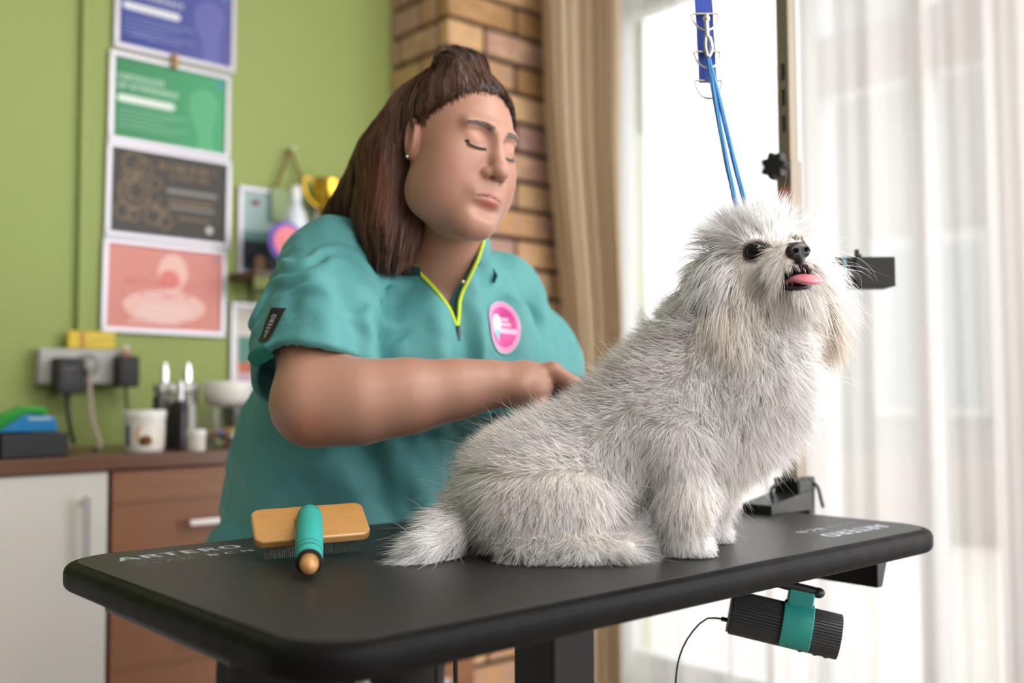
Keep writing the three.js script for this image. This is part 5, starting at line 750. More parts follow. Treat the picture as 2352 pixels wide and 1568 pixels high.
// ------------------------------------------------------------------ the groomer
{
  const person = thing('person', 'person in a teal zip tunic bending over the table to groom the dog', 'person', [0, 0, 0]);
  const SK = [];                                                  // joints in metres, world axes: x along the table, z towards the room
  // ---- head frame
  const HC = V(0.503, 1.392, -0.460), HQ = new THREE.Quaternion().setFromEuler(new THREE.Euler(0.17, 0.03, -0.12, 'YXZ')), HQi = HQ.clone().invert(), HS = 0.97, hv = V(0, 0, 0);
  const toH = (x, y, z) => hv.set(x - HC.x, y - HC.y, z - HC.z).applyQuaternion(HQi).multiplyScalar(1 / HS), H = (x, y, z) => V(x, y, z).multiplyScalar(HS).applyQuaternion(HQ).add(HC);
  const both = (fn) => [fn(-1), fn(1)];
  const headSolid = blend([
    [ellipsoid([0, 0.036, -0.018], [0.076, 0.088, 0.097]), 0], [ellipsoid([0, -0.028, 0.026], [0.066, 0.088, 0.064]), 0.04], [ellipsoid([0, -0.088, 0.036], [0.046, 0.036, 0.05]), 0.04], [capsule([-0.012, -0.108, 0.074], [0.012, -0.108, 0.074], 0.0175), 0.03],
    ...both((s) => [ellipsoid([s * 0.041, -0.04, 0.052], [0.031, 0.038, 0.028]), 0.03]), ...both((s) => [ellipsoid([s * 0.052, -0.07, 0.016], [0.024, 0.036, 0.04]), 0.03]),
    ...both((s) => [capsule([s * 0.013, 0.031, 0.0835], [s * 0.044, 0.030, 0.070], 0.007, 0.006), 0.016]),
    [capsule([0, 0.018, 0.0845], [0, -0.026, 0.1065], 0.0078, 0.011), 0.016], [ellipsoid([0, -0.032, 0.1085], [0.0122, 0.0102, 0.011]), 0.01], ...both((s) => [ellipsoid([s * 0.0135, -0.0355, 0.0945], [0.0080, 0.0072, 0.0105]), 0.007]),
    [ellipsoid([0, -0.062, 0.082], [0.027, 0.016, 0.014]), 0.02]]);
  const sockets = both((s) => ellipsoid([s * 0.0305, 0.011, 0.0925], [0.0185, 0.0125, 0.0125])), lids = both((s) => ellipsoid([s * 0.0305, 0.0075, 0.0695], [0.0165, 0.0128, 0.0142]));
  const lipU = capsule([-0.021, -0.0640, 0.0865], [0.021, -0.0640, 0.0865], 0.0048), lipUm = ellipsoid([0, -0.0615, 0.0915], [0.014, 0.005, 0.0068]), lipL = ellipsoid([0, -0.0725, 0.0895], [0.0215, 0.0066, 0.0085]), crease = ellipsoid([0, -0.0677, 0.0925], [0.0205, 0.0007, 0.0058]), creaseM = crease, chinDip = ellipsoid([0, -0.088, 0.0965], [0.02, 0.006, 0.007]);
  const nostril = both((s) => ellipsoid([s * 0.0078, -0.0425, 0.1025], [0.0042, 0.0036, 0.0055]));
  const earO = both((s) => ellipsoid([s * 0.0765, -0.002, -0.012], [0.0085, 0.032, 0.0185], new THREE.Quaternion().setFromEuler(new THREE.Euler(-0.2, s * 0.35, 0)))), earI = both((s) => ellipsoid([s * 0.0835, 0.003, -0.010], [0.0065, 0.018, 0.0095], new THREE.Quaternion().setFromEuler(new THREE.Euler(-0.2, s * 0.35, 0))));
  const lidLine = both((s) => capsule([s * 0.016, 0.0002, 0.0805], [s * 0.046, 0.0008, 0.0755], 0.0012));
  const headF = (x, y, z) => {
    let d = headSolid(x, y, z);
    if (z > 0.04 && d < 0.03) {
      for (const s of sockets) d = smax(d, -s(x, y, z), 0.014); for (const l of lids) d = smin(d, l(x, y, z), 0.006);
      d = smin(d, lipU(x, y, z), 0.009); d = smin(d, lipUm(x, y, z), 0.006); d = smin(d, lipL(x, y, z), 0.008); if (z > 0.07) d += 0.0017 * Math.exp(-(((y + 0.0677 + 6 * x * x) / 0.0017) ** 2)) * sstep(0.028, 0.018, Math.abs(x)); d = smax(d, -chinDip(x, y, z), 0.012);
      for (const n of nostril) d = smax(d, -n(x, y, z), 0.003); for (const l of lidLine) d = smax(d, -l(x, y, z), 0.002);
    }
    for (let i = 0; i < 2; i++) { d = smin(d, smax(earO[i](x, y, z), -earI[i](x, y, z), 0.005), 0.008); }
    return d;
  };
  // ---- arms, hands
  const arms = [];
  chain([[0.392, 1.222, -0.625, 0.054], [0.338, 1.12, -0.56, 0.057], [0.288, 1.03, -0.492, 0.053]], 0.03, arms);
  chain([[0.288, 1.027, -0.49, 0.049], [0.332, 1.031, -0.448, 0.050], [0.385, 1.038, -0.413, 0.044], [0.44, 1.047, -0.38, 0.034], [0.48, 1.053, -0.358, 0.0275]], 0.03, arms);
  chain([[0.735, 1.195, -0.61, 0.052], [0.762, 1.09, -0.585, 0.052], [0.782, 0.985, -0.55, 0.048]], 0.03, arms);
  chain([[0.782, 0.985, -0.55, 0.046], [0.775, 0.985, -0.47, 0.042], [0.745, 0.99, -0.395, 0.028]], 0.03, arms);
  const handParts = [];
  // right hand: palm, four fingers curled round the comb, thumb along its side
  const wr = [0.48, 1.053, -0.358];
  handParts.push([ellipsoid([0.527, 1.054, -0.337], [0.05, 0.029, 0.036], new THREE.Quaternion().setFromEuler(new THREE.Euler(0.35, 0.45, 0.05))), 0.02]);
  handParts.push([capsule(wr, [0.52, 1.053, -0.34], 0.0265, 0.024), 0.02]);
  const fingers = [[[0.552, 1.062, -0.312], [0.578, 1.044, -0.298], [0.574, 1.018, -0.298], [0.556, 1.012, -0.308]], [[0.560, 1.062, -0.327], [0.588, 1.043, -0.315], [0.584, 1.014, -0.314], [0.563, 1.008, -0.324]], [[0.562, 1.058, -0.342], [0.589, 1.038, -0.333], [0.584, 1.010, -0.332], [0.563, 1.005, -0.340]], [[0.559, 1.050, -0.356], [0.582, 1.030, -0.350], [0.577, 1.006, -0.349], [0.558, 1.002, -0.354]]];
  const fr = [0.0112, 0.0115, 0.011, 0.0098];
  fingers.forEach((f) => f.forEach((q) => { q[1] += 0.008; })); fingers.forEach((f, i) => { chain([[...[0.532, 1.062, -0.322 - i * 0.010], 0.012], [...f[0], fr[i] * 1.12], [...f[1], fr[i]], [...f[2], fr[i] * 0.92], [...f[3], fr[i] * 0.82]], 0.006, handParts); });
  chain([[0.507, 1.034, -0.328, 0.014], [0.532, 1.018, -0.305, 0.0115], [0.553, 1.006, -0.297, 0.0098], [0.570, 1.002, -0.298, 0.0088]], 0.008, handParts);
  // left hand, resting on the far side of the dog
  handParts.push([ellipsoid([0.715, 0.992, -0.355], [0.03, 0.02, 0.04]), 0.02]); handParts.push([capsule([0.745, 0.99, -0.395], [0.72, 0.992, -0.365], 0.026, 0.022), 0.02]);
  [[0.0, 0.0], [0.011, 0.007], [0.022, 0.013], [0.032, 0.018]].forEach(([a, b], i) => chain([[0.70 + a, 0.995, -0.337 + b * 0.3, 0.0105], [0.685 + a, 0.988, -0.310 + b, 0.0098], [0.676 + a, 0.972, -0.292 + b, 0.009], [0.672 + a, 0.955, -0.284 + b, 0.008]], 0.006, handParts));
  chain([[0.695, 0.985, -0.365, 0.0125], [0.672, 0.975, -0.347, 0.011], [0.658, 0.966, -0.329, 0.0092]], 0.008, handParts);
  const torso = [[ellipsoid([0.515, 0.81, -0.79], [0.19, 0.17, 0.155]), 0], [ellipsoid([0.51, 0.955, -0.745], [0.183, 0.17, 0.143]), 0.06], [ellipsoid([0.56, 1.115, -0.645], [0.175, 0.14, 0.135]), 0.08], [capsule([0.425, 1.23, -0.632], [0.705, 1.202, -0.625], 0.066), 0.05], [ellipsoid([0.495, 1.09, -0.54], [0.088, 0.078, 0.065]), 0.06], [ellipsoid([0.635, 1.09, -0.535], [0.085, 0.078, 0.065]), 0.06]];
  const neck = [[capsule([0.57, 1.20, -0.60], [0.553, 1.27, -0.55], 0.066, 0.055), 0.05], [capsule([0.553, 1.26, -0.55], [0.522, 1.345, -0.49], 0.055, 0.051), 0.03]];
  const legs = []; chain([[0.42, 0.72, -0.80, 0.098], [0.40, 0.45, -0.81, 0.068], [0.40, 0.1, -0.83, 0.045], [0.40, 0.04, -0.76, 0.034]], 0.04, legs); chain([[0.62, 0.72, -0.80, 0.098], [0.64, 0.45, -0.81, 0.068], [0.64, 0.1, -0.83, 0.045], [0.64, 0.04, -0.76, 0.034]], 0.04, legs);
  const under = torso.map(([f, k]) => [(x, y, z) => f(x, y, z) + 0.012, k]), trunkAll = blend([...under, ...neck, ...legs]), trunkUp = blend([...under, ...neck]), trunkF = (x, y, z) => (y > 1.0 ? trunkUp : trunkAll)(x, y, z), armF = blend(arms), handAll = blend([[capsule([0.46, 1.050, -0.369], wr, 0.031, 0.0275), 0], ...handParts]);
  const handF = (x, y, z) => { const a = Math.hypot(x - 0.54, y - 1.04, z + 0.33), b = Math.hypot(x - 0.69, y - 0.98, z + 0.33), m = Math.min(a, b); return m > 0.15 ? m - 0.09 : handAll(x, y, z); };
  const skinF = (x, y, z) => { const h = toH(x, y, z); const hd = Math.hypot(h.x, h.y, h.z); let d = trunkF(x, y, z); d = smin(d, hd < 0.24 ? headF(h.x, h.y, h.z) * HS : hd - 0.15, 0.03); d = smin(d, armF(x, y, z), 0.03); return smin(d, handF(x, y, z), 0.012); };
  const cutBox = (g, lo, hi, inside) => { const p = g.attributes.position, ix = g.index.array, o = [], c = [0, 0, 0]; for (let i = 0; i < ix.length; i += 3) { for (let k = 0; k < 3; k++) c[k] = (p.getComponent(ix[i], k) + p.getComponent(ix[i + 1], k) + p.getComponent(ix[i + 2], k)) / 3; const ins = c.every((v, k) => v > lo[k] && v < hi[k]); if (ins === inside) o.push(ix[i], ix[i + 1], ix[i + 2]); } g.setIndex(o); return g; };
  const hb = [[0.40, 1.245, -0.60], [0.63, 1.52, -0.31]], rb = [[0.22, 0.93, -0.56], [0.62, 1.10, -0.26]];
  const bigG = nets(skinF, [0.19, 0.0, -0.99], [0.94, 1.5, -0.24], 0.008), headG = nets(skinF, hb[0], hb[1], 0.0026), armG = nets(skinF, rb[0], rb[1], 0.0036);
  const inset = (b, e) => [b[0].map((v) => v + e), b[1].map((v) => v - e)];
  cutBox(bigG, ...inset(hb, 0.012), false); cutBox(bigG, ...inset(rb, 0.014), false); cutBox(headG, ...inset(hb, 0.004), true); cutBox(armG, ...inset(rb, 0.005), true);
  const bodyG = mergeGeometries([bigG, headG, armG]);
  const skinC = lin('#ab7f6c'), rosy = lin('#a26556'), lipC = lin('#b9605f'), darkB = lin('#3a2318'), lidC = lin('#b27d68'), elbowC = lin('#a8705a');
  colorBy(bodyG, (x, y, z) => {
    const h = toH(x, y, z), q = [h.x, h.y, h.z]; let c = skinC.clone(); const n = 0.5 + 0.5 * N3(x * 40, y * 40, z * 40); c = mixc(c, rosy, 0.10 * n);
    if (Math.hypot(...q) < 0.17) {
      for (const s of [-1, 1]) { c = mixc(c, rosy, 0.45 * sstep(0.04, 0.01, Math.hypot(q[0] - s * 0.043, q[1] + 0.035, q[2] - 0.075))); c = mixc(c, lidC, 0.75 * sstep(0.006, 0.0, lids[s < 0 ? 0 : 1](...q)) * (q[1] > -0.006 ? 1 : 0.3)); c = mixc(c, darkB, sstep(0.0032, 0.0014, lidLine[s < 0 ? 0 : 1](...q))); c = mixc(c, rosy, 0.5 * sstep(0.012, 0.0, earO[s < 0 ? 0 : 1](...q))); }
      c = mixc(c, rosy, 0.35 * sstep(0.02, 0.006, Math.hypot(q[0], q[1] + 0.034, q[2] - 0.106)));
      const lp = Math.min(lipU(...q), lipL(...q), lipUm(...q)); if (q[2] > 0.07) c = mixc(c, lipC, 0.85 * sstep(0.004, 0.0005, lp)); if (q[2] > 0.07) c = mixc(c, lin('#6d3a36'), 0.85 * sstep(0.0022, 0.0008, Math.abs(q[1] + 0.0677 + 6 * q[0] * q[0])) * sstep(0.027, 0.019, Math.abs(q[0])));
      for (const s of nostril) c = mixc(c, darkB, 0.8 * sstep(0.001, -0.0005, s(...q)));
    }
    c = mixc(c, elbowC, 0.75 * sstep(0.045, 0.012, Math.hypot(x - 0.262, (y - 0.992) * 1.0, z + 0.452)));
    c = mixc(c, rosy, 0.5 * sstep(0.03, 0.008, Math.hypot(x - 0.566, y - 1.066, z + 0.315))); c = mixc(c, elbowC, 0.6 * sstep(0.0045, 0.0025, Math.hypot(x - 0.428, y - 1.07, z + 0.365)));
    return c;
  });
  part(person, 'body', bodyG, mat(0xffffff, 0.46, { vertexColors: true, sheen: 0.5, sheenColor: lin('#f6e4dc'), sheenRoughness: 0.55 }));
  // ---- tunic
  const sl = []; chain([[0.40, 1.232, -0.63, 0.076], [0.345, 1.135, -0.575, 0.083], [0.312, 1.068, -0.54, 0.090]], 0.04, sl); const slL = []; chain([[0.725, 1.20, -0.615, 0.075], [0.76, 1.10, -0.59, 0.073], [0.775, 1.03, -0.568, 0.073]], 0.04, slL);
  const grow = 0.012, tun = blend([...torso.map(([f, k]) => [(x, y, z) => f(x, y, z) - grow, k]), [ellipsoid([0.515, 0.755, -0.785], [0.212, 0.19, 0.175]), 0.05], [capsule([0.56, 1.215, -0.585], [0.555, 1.262, -0.553], 0.083, 0.072), 0.03]]), slR = blend(sl), slLf = blend(slL);
  const AP = [0.519, 1.138], TL = [0.466, 1.282], TR = [0.575, 1.282];
  // cuff plane across the sleeve: keep what is above it
  const cuff = (x, y, z, c, n) => (x - c[0]) * n[0] + (y - c[1]) * n[1] + (z - c[2]) * n[2];
  const nR = V(-0.033, -0.067, 0.035).normalize().toArray(), nL = V(0.02, -0.07, 0.022).normalize().toArray(), cR = [0.306, 1.062, -0.53], cL = [0.774, 1.04, -0.57];
  const wrinkle = (x, y, z) => {
    let w = 0.0035 * N3(x * 9, y * 7, z * 9) + 0.0022 * N3(x * 22 + y * 9, y * 12, z * 22);
    const sR = sstep(0.05, 0.0, slR(x, y, z)); if (sR > 0) { const a = (x - 0.40) * nR[0] + (y - 1.232) * nR[1] + (z + 0.63) * nR[2]; w += sR * (0.0042 * Math.sin(a * 105 + 5 * N3(x * 9, y * 9, z * 9)) * sstep(0.0, 0.05, a) * sstep(0.2, 0.13, a)); }
    w += 0.0085 * sstep(1.02, 0.9, y) * Math.sin((x * 0.9 + y * 0.75) * 42 + 2.2 * N3(x * 5, y * 5, z * 5)); w += 0.0085 * sstep(1.0, 1.08, y) * sstep(1.24, 1.16, y) * Math.sin((x - 0.2 * y) * 70 + 1.5 * N3(x * 6, y * 3, z * 6)) * sstep(-0.66, -0.56, z);
    return w;
  };
  const solidTunic = (x, y, z) => { let d = tun(x, y, z); const r = smax(slR(x, y, z), cuff(x, y, z, cR, nR), 0.006), l = smax(slLf(x, y, z), cuff(x, y, z, cL, nL), 0.006); d = smin(d, r, 0.010); d = smin(d, l, 0.010); return d; };
  const tunicF = (x, y, z) => {
    let d = solidTunic(x, y, z); if (d < 0.05) d += wrinkle(x, y, z) * (d > -0.03 ? 1 : 0);
    d = smax(d, 0.66 + 0.015 * Math.sin(x * 14) - y, 0.004);
    // hollow: cloth 5 mm thick in the sleeves and at the neck
    if (y < 1.16) { const w = wrinkle(x, y, z) + 0.013, rIn = Math.max(slR(x, y, z) + w, -0.05 - cuff(x, y, z, cR, nR)), lIn = Math.max(slLf(x, y, z) + w, -0.035 - cuff(x, y, z, cL, nL)); d = Math.max(d, -rIn, -lIn); }
    if (z > -0.575) d = smax(d, -Math.max(vv2(x, y), -0.575 - z), 0.003);
    const nk = Math.hypot((x - 0.545) / 0.066, (z + 0.552) / 0.062) - 1; if (y > 1.235) d = Math.max(d, -Math.max(nk * 0.06, 1.235 - y));
    d = Math.max(d, y - (1.30 + 0.12 * (-0.55 - z))); return d;
  };
  const inV = (x, y) => { if (y < AP[1]) return -(AP[1] - y) - 0.0001; const t = (y - AP[1]) / (TL[1] - AP[1]), xl = lerp(AP[0], TL[0], Math.pow(t, 0.85)), xr = lerp(AP[0], TR[0], Math.pow(t, 0.85)); return Math.min(x - xl, xr - x); };
  function vv2(x, y) { return -inV(x, y); }
  const tg = nets(tunicF, [0.20, 0.62, -1.0], [0.95, 1.38, -0.42], 0.0052);
  const teal = mat(lin('#509496'), 0.66, { sheen: 0.35, sheenColor: lin('#b5dcd8'), sheenRoughness: 0.5, bumpMap: plasterBump, bumpScale: 0.00008 });
  { const p = tg.attributes.position, uv = new Float32Array(p.count * 2); for (let i = 0; i < p.count; i++) { uv[2 * i] = p.getX(i) + 0.5 * p.getZ(i); uv[2 * i + 1] = p.getY(i); } tg.setAttribute('uv', new THREE.BufferAttribute(uv, 2)); }
  const tunic = part(person, 'tunic', tg, teal, 'teal short sleeved zip tunic');
  // patches that follow the cloth
  const OUT = V(-0.45, 0.05, 0.89).normalize(), onto = (p, off, dir = OUT) => { const q = p.clone().addScaledVector(dir, 0.1); for (let k = 0; k < 400; k++) { const d = solidTunic(q.x, q.y, q.z) + wrinkle(q.x, q.y, q.z) - off; if (d < 0.0002) break; q.addScaledVector(dir, -Math.max(d * 0.5, 0.0003)); } return q; }; const ontoOld = (p, off) => { const e = 0.002; for (let k = 0; k < 8; k++) { const d = solidTunic(p.x, p.y, p.z) + wrinkle(p.x, p.y, p.z) - off; const g = V(solidTunic(p.x + e, p.y, p.z) - solidTunic(p.x - e, p.y, p.z), solidTunic(p.x, p.y + e, p.z) - solidTunic(p.x, p.y - e, p.z), solidTunic(p.x, p.y, p.z + e) - solidTunic(p.x, p.y, p.z - e)).normalize(); p.addScaledVector(g, -d); } return p; };
  void ontoOld; const patch = (name, c, ax, ay, ns, nt, round, material, label, off = 0.0022, dir = OUT) => part(tunic, name, sheet(ns, nt, (s, t) => { let a = s * 2 - 1, b = t * 2 - 1; if (round) { const k = Math.max(Math.abs(a), Math.abs(b)), l = Math.hypot(a, b) || 1; a = a / l * k; b = b / l * k; } return onto(V(...c).addScaledVector(ax, a).addScaledVector(ay, b), off, dir).toArray(); }), material, label);
  const badgeT = canvasTex(256, 256, (g, w, h) => { g.fillStyle = '#8fc3bd'; g.fillRect(0, 0, w, h); g.fillStyle = '#e48fbd'; g.beginPath(); g.arc(128, 128, 124, 0, 7); g.fill(); g.fillStyle = '#cf3f93'; g.beginPath(); g.arc(128, 128, 98, 0, 7); g.fill(); g.fillStyle = '#cfd3d6'; g.beginPath(); g.ellipse(72, 118, 36, 54, 0.3, 0, 7); g.fill(); g.fillStyle = '#6fc4bf'; g.beginPath(); g.moveTo(46, 150); g.lineTo(96, 146); g.lineTo(84, 206); g.fill(); g.fillStyle = 'rgba(245,205,225,0.85)'; g.fillRect(104, 84, 60, 18); g.fillRect(104, 108, 76, 18); g.fillRect(96, 136, 128, 24); });
  // discs need their uv on the square
  const badge = patch('badge', [0.603, 1.142, -0.47], V(0.036, -0.004, -0.012), V(0.004, 0.043, 0.0), 24, 24, true, mat(0xffffff, 0.5, { map: badgeT }), 'round pink badge', 0.002);
  { const uv = badge.geometry.attributes.uv; for (let i = 0; i < uv.count; i++) { const a = uv.getX(i) * 2 - 1, b = uv.getY(i) * 2 - 1, k = Math.max(Math.abs(a), Math.abs(b)), l = Math.hypot(a, b) || 1; uv.setXY(i, 0.5 + 0.5 * a / l * k, 0.5 + 0.5 * b / l * k); } }
  const tagT = canvasTex(64, 160, (g, w, h) => { g.fillStyle = '#0d0d0e'; g.fillRect(0, 0, w, h); g.save(); g.translate(42, 146); g.rotate(-Math.PI / 2); g.fillStyle = '#b9b2c0'; g.font = 'bold 30px sans-serif'; g.fillText('ARTERO', 2, 0); g.restore(); });
  patch('sleeve_label', [0.297, 1.135, -0.585], V(0.0085, -0.001, 0.0085), V(0.007, 0.0225, 0.006), 6, 10, false, mat(0xffffff, 0.6, { map: tagT }), 'black woven label with white lettering', 0.002, V(-0.75, 0, 0.66));
  patch('sleeve_tab', [0.282, 1.098, -0.585], V(0.011, 0.008, 0.011), V(-0.003, 0.009, -0.002), 6, 6, false, mat(lin('#1f7a68'), 0.6), 'small green tab', 0.005, V(-0.75, -0.1, 0.65));
  // zip edges in neon yellow, dark collar
  const edge = (T, sgn) => { const pts = []; for (let k = 0; k <= 14; k++) { const t = k / 14 * 0.93, y = lerp(AP[1], T[1], t), x = lerp(AP[0], T[0], Math.pow(t, 0.85)); pts.push(onto(V(x + (T === TL ? -0.0015 : 0.0015), y, -0.47), 0.0012, V(0, 0, 1))); } return pts; };
  const eL = edge(TL), eR = edge(TR), neon = mat(lin('#c9e02a'), 0.5);
  part(tunic, 'zip_edge', tube(eL, 0.0028, 40, 8), neon, 'neon yellow zip edge'); part(tunic, 'zip_edge', tube(eR, 0.0028, 40, 8), neon, 'neon yellow zip edge');
  part(tunic, 'zip_pull', rbox(-0.003, -0.02, -0.002, 0.003, 0.002, 0.002, 0.001).translate(eL[0].x, eL[0].y, eL[0].z + 0.004), mat(lin('#1b1b1c'), 0.4), 'dark zip pull');
  const collarDark = mat(lin('#123f38'), 0.7), ring = []; for (let k = 0; k <= 30; k++) { const a = -0.55 + (2 * Math.PI - (Math.PI - 1.1)) * k / 30; void a; }
  const cl = (k) => { const a = 1.0 + (2 * Math.PI - 2.0) * k; return [0.5475 + 0.084 * Math.sin(a), -0.552 + 0.076 * Math.cos(a)]; };
  part(tunic, 'collar', merge([0.0, 0.003].map((o) => sheet(40, 5, (s, t) => { const [x, z] = cl(s), b = 1.238 - 0.02 * (z + 0.55) * 6 * 0.2, q = 1 + o * 6 + 0.05 * t; return [0.5475 + (x - 0.5475) * q, b - 0.022 + (0.012 + 0.045 * sstep(0.0, 0.22, s) * sstep(1.0, 0.78, s)) * t + 0.05 * (-0.552 - z), -0.552 + (z + 0.552) * q]; }))), collarDark, 'dark green stand-up collar');
  part(tunic, 'facing', merge([eL, eR].map((e, i) => sheet(12, 3, (s, t) => { const p = e[Math.round(s * 14)] ?? e[14]; return [p.x + (i ? 1 : -1) * (-0.004 * t), p.y, p.z - 0.006 * t]; }))), collarDark, 'dark inner facing');
  // ---- trousers and shoes
  const tl = blend(legs.map(([f, k]) => [(x, y, z) => f(x, y, z) - 0.012, k])), hip = ellipsoid([0.515, 0.80, -0.79], [0.196, 0.16, 0.16]), trF = (x, y, z) => Math.max(smin(tl(x, y, z), hip(x, y, z), 0.06) + 0.004 * N3(x * 14, y * 9, z * 14), y - 0.86, 0.055 - y);
  part(person, 'trousers', nets(trF, [0.26, 0.03, -0.99], [0.78, 0.88, -0.58], 0.0085), mat(lin('#17161a'), 0.8), 'black trousers');
  for (const x of [0.40, 0.64]) { const sh = (a, b, c) => Math.max(smin(ellipsoid([x, 0.045, -0.74], [0.045, 0.042, 0.125])(a, b, c), ellipsoid([x, 0.06, -0.80], [0.042, 0.05, 0.06])(a, b, c), 0.03), 0.012 - b); const s = part(person, 'shoe', nets(sh, [x - 0.06, 0.0, -0.9], [x + 0.06, 0.13, -0.59], 0.006), mat(lin('#222226'), 0.6), 'black shoe'); part(s, 'sole', new THREE.ExtrudeGeometry((() => { const q = new THREE.Shape(); q.absellipse(0, 0, 0.046, 0.127, 0, 6.2832); return q; })(), { depth: 0.013, bevelEnabled: false }).rotateX(Math.PI / 2).translate(x, 0.013, -0.74), mat(lin('#3a3a3c'), 0.8)); }
  // ---- hair
  const cap = ellipsoid([0, 0.040, -0.020], [0.0835, 0.089, 0.1045]), faceCut = ellipsoid([0.004, -0.035, 0.138], [0.122, 0.139, 0.136]), bun = ellipsoid([-0.006, 0.133, -0.022], [0.042, 0.022, 0.038]), earCut = both((s) => ellipsoid([s * 0.085, -0.012, 0.004], [0.03, 0.037, 0.034])), nape = ellipsoid([0, -0.12, 0.06], [0.12, 0.09, 0.09]);
  const edgeF = (x, y, z) => Math.max(-faceCut(x, y, z), (z - 0.9 * (y - 0.02) - 0.004 - 1.6 * Math.max(0, x - 0.01)) / 1.345), capF = (x, y, z) => { let d = cap(x, y, z); d = smin(d, bun(x, y, z), 0.02); d = smax(d, edgeF(x, y, z), 0.008); for (const e of earCut) d = smax(d, -e(x, y, z), 0.01); return smax(d, -nape(x, y, z), 0.01); };
  const fall = []; chain([[0.500, 1.445, -0.525, 0.060], [0.462, 1.385, -0.553, 0.056], [0.447, 1.31, -0.553, 0.048], [0.445, 1.272, -0.545, 0.042], [0.446, 1.246, -0.537, 0.024]], 0.02, fall); chain([[0.51, 1.43, -0.545, 0.066], [0.485, 1.36, -0.60, 0.062], [0.455, 1.315, -0.645, 0.046], [0.425, 1.297, -0.68, 0.016]], 0.03, fall); chain([[0.56, 1.43, -0.53, 0.06], [0.60, 1.36, -0.575, 0.052], [0.61, 1.28, -0.58, 0.03]], 0.03, fall);
  const fallF0 = blend(fall), faceW = (x, y, z) => { const h = toH(x, y, z); return ellipsoid([0, -0.04, 0.075], [0.105, 0.19, 0.10])(h.x, h.y, h.z); }, earW = (x, y, z) => { const h = toH(x, y, z); return ellipsoid([-0.085, -0.01, 0.012], [0.045, 0.04, 0.032])(h.x, h.y, h.z); };
  const hairF = (x, y, z) => { const h = toH(x, y, z); let d = capF(h.x, h.y, h.z) * HS; d = smin(d, fallF0(x, y, z), 0.02); d = smax(d, -faceW(x, y, z) * (h.y < 0.02 ? 1 : -1e3), 0.01); return d; };
  const hairShell = (x, y, z) => { const h = toH(x, y, z); let f = fallF0(x, y, z); f = smax(f, -ellipsoid([0, -0.045, 0.085], [0.12, 0.2, 0.095])(h.x, h.y, h.z), 0.012); f = smax(f, -ellipsoid([-0.092, -0.008, 0.006], [0.05, 0.04, 0.030])(h.x, h.y, h.z), 0.012); return smin(capF(h.x, h.y, h.z) * HS, f, 0.018) + 0.0016 * N3(x * 60, y * 14, z * 60); };
  void hairF; void earW;
  const hg = nets(hairShell, [0.36, 1.18, -0.72], [0.68, 1.58, -0.32], 0.0034), hr = rng(404), hair = new Hair();
  const brownA = lin('#3a2117'), brownB = lin('#6e432f'), brownC = lin('#1c110e');
  colorBy(hg, () => brownC);
  const shell = part(person, 'hair', hg, mat(0xffffff, 0.55, { vertexColors: true }));
  const bunW = H(-0.006, 0.125, -0.03), gradN = (p) => { const e = 0.0015; return V(hairShell(p.x + e, p.y, p.z) - hairShell(p.x - e, p.y, p.z), hairShell(p.x, p.y + e, p.z) - hairShell(p.x, p.y - e, p.z), hairShell(p.x, p.y, p.z + e) - hairShell(p.x, p.y, p.z - e)).normalize(); };
  for (const [P, n] of scatter(hg, 14000, hr)) {
    const h = toH(P.x, P.y, P.z).clone(), upper = h.y > 0.02 && h.z > -0.045, p = P.clone(), pts = [p.clone()], len = upper ? 0.05 + 0.03 * hr() : 0.07 + 0.05 * hr(), S = 7, off = 0.0006 + 0.003 * hr() * hr(); let nn = n.clone();
    const inBun = h.y > 0.112 && Math.hypot(h.x, h.z + 0.03) < 0.045;
    for (let k = 1; k <= S; k++) {
      const f = inBun ? V(-(p.z - bunW.z), 0.2, p.x - bunW.x) : upper ? bunW.clone().sub(p) : V(-0.12 + 0.1 * (hr() - 0.5), -1, 0.05 * (hr() - 0.5)); if (!upper && !inBun) { f.x += 0.12 * N3(P.x * 30, 1, P.z * 30); f.z += 0.12 * N3(P.x * 30, 5, P.z * 30); }
      f.addScaledVector(nn, -f.dot(nn)); if (f.lengthSq() < 1e-10) break; p.addScaledVector(f.normalize(), len / S); const d = hairShell(p.x, p.y, p.z); nn = gradN(p); if (p.y < 1.245 && !upper) { if (p.y < 1.226 - 0.028 * hr()) break; nn = n; } else if (d > 0.02) { p.addScaledVector(nn, -d * 0.3); } else p.addScaledVector(nn, off - d); pts.push(p.clone());
    }
    if (pts.length < 4) continue; const m = clamp(0.5 + 0.6 * N3(P.x * 26, P.y * 5, P.z * 26) + 0.3 * (hr() - 0.5)), c = mixc(brownA, brownB, upper ? m * 0.5 : m), t = 0.75 + 0.5 * hr();
    hair.strand(pts, 0.0016 * (0.6 + 0.7 * hr()), nn, [c.r * t, c.g * t, c.b * t], (hr() - 0.5) * 0.8);
  }
  // soft hairline: strands rooted in the skin along the edge, combed back to the knot
  const mixF = (x, y, z) => { const h = toH(x, y, z); return Math.min(hairShell(x, y, z), headF(h.x, h.y, h.z) * HS); }, gradM = (p) => { const e = 0.0015; return V(mixF(p.x + e, p.y, p.z) - mixF(p.x - e, p.y, p.z), mixF(p.x, p.y + e, p.z) - mixF(p.x, p.y - e, p.z), mixF(p.x, p.y, p.z + e) - mixF(p.x, p.y, p.z - e)).normalize(); };
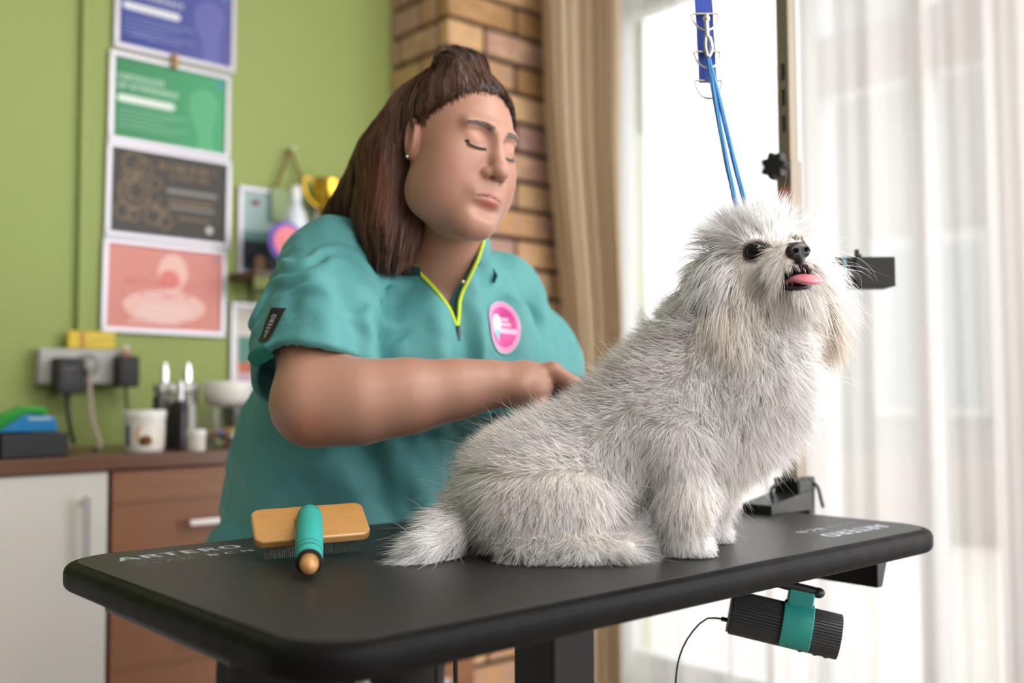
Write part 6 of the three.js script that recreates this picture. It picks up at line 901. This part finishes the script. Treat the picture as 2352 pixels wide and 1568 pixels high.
  for (const [P, n] of scatter(headG, 60000, hr, (P) => { const h = toH(P.x, P.y, P.z); if (h.y < 0.008 || h.z < -0.03) return false; const f = -edgeF(h.x, h.y, h.z), e = Math.min(earCut[0](h.x, h.y, h.z), earCut[1](h.x, h.y, h.z)); return (f > -0.012 && f < 0.006 && e > -0.012) && hr() < 0.55 * sstep(-0.012, 0.0, f) + 0.04; })) {
    const p = P.clone(), pts = [p.clone()], len = 0.055 + 0.03 * hr(), S = 7; let nn = n.clone();
    for (let k = 1; k <= S; k++) { const f = bunW.clone().sub(p); f.addScaledVector(nn, -f.dot(nn)); p.addScaledVector(f.normalize(), len / S); const d = mixF(p.x, p.y, p.z); nn = gradM(p); p.addScaledVector(nn, 0.0008 + 0.0012 * Math.min(1, k / 3) - d); pts.push(p.clone()); }
    const m = hr(), c = mixc(brownA, brownB, m * 0.5), t = 0.7 + 0.5 * hr(); hair.strand(pts, 0.0011 * (0.5 + 0.6 * hr()), nn, [c.r * t, c.g * t, c.b * t], (hr() - 0.5) * 0.6);
  }
  // eyebrows and lashes
  for (const s of [-1, 1]) for (let i = 0; i < 260; i++) { const t = hr(), b = H(s * lerp(0.012, 0.049, t), lerp(0.0265, 0.0335, Math.sin(t * 2.2)) - 0.004 * t + (hr() - 0.5) * 0.009 * (1 - 0.6 * t), 0), q = toH(b.x, b.y, b.z).clone(); let z = 0.12; while (z > 0.03 && headF(q.x, q.y, z) > 0) z -= 0.0007; const r0 = H(q.x, q.y, z + 0.0003), r1 = H(q.x + s * 0.006, q.y + 0.0022 * (1 - 1.6 * t), z - 0.0004 - 0.002 * t), n = V(0, 0, 1).applyQuaternion(HQ); hair.strand([r0, r0.clone().lerp(r1, 0.5).addScaledVector(n, 0.0007), r1], 0.00055, n, [0.075, 0.042, 0.028], 0); }
  for (const s of [-1, 1]) for (let i = 0; i < 70; i++) { const t = i / 69, x = s * lerp(0.0165, 0.0465, t), y = 0.0006 - 0.0016 * Math.sin(t * 3.14); let z = 0.12; while (z > 0.03 && headF(x, y, z) > 0) z -= 0.0006; const a = H(x, y, z), b = H(x + s * 0.002 * t, y - 0.0045, z + 0.0055), n = V(0, 0, 1).applyQuaternion(HQ); hair.strand([a, a.clone().lerp(b, 0.5).add(V(0, -0.0008, 0)), b], 0.0008, n, [0.015, 0.01, 0.008], 0); }
  const hm = part(shell, 'hair_strands', hair.geometry(), mat(0xffffff, 0.42, { vertexColors: true, side: THREE.DoubleSide })); hm.userData.kind = 'stuff';
  part(person, 'ear_stud', new THREE.SphereGeometry(0.0028, 16, 12).translate(...H(-0.083, -0.031, -0.004).toArray()), chrome, 'small ear stud');
  part(person, 'pendant', new THREE.SphereGeometry(0.003, 16, 12).translate(0.527, 1.205, -0.476), chrome, 'tiny pendant');
  void SK; void ring;
}
// comb in the hand of the groomer
{
  const c = thing('grooming_comb', 'blue handled comb held in the hand against the dog', 'comb', [0, 0, 0]);
  const a = V(0.497, 1.008, -0.37), b = V(0.60, 1.0, -0.318), dir = b.clone().sub(a), L = dir.length(), M = new THREE.Matrix4().compose(a, new THREE.Quaternion().setFromUnitVectors(V(1, 0, 0), dir.clone().normalize()), V(1, 1, 1));
  part(c, 'handle', rbox(0, -0.006, -0.006, L, 0.006, 0.006, 0.0035, 3).applyMatrix4(M), mat(lin('#1f7fa8'), 0.35), 'blue handle'); part(c, 'end_cap', rbox(-0.004, -0.0065, -0.0065, 0.006, 0.0065, 0.0065, 0.003, 3).applyMatrix4(M), mat(lin('#14506b'), 0.4));
  part(c, 'spine', rbox(L * 0.45, -0.013, -0.002, L + 0.05, -0.005, 0.002, 0.001).applyMatrix4(M), chrome); const t = []; for (let i = 0; i < 26; i++) t.push(cyl(0.0006, 0.0003, 0.022, 5).translate(L * 0.5 + i * 0.003, -0.022, 0)); part(c, 'teeth', merge(t).applyMatrix4(M), chrome);
}
shade(scene);
renderer.render(scene, camera);
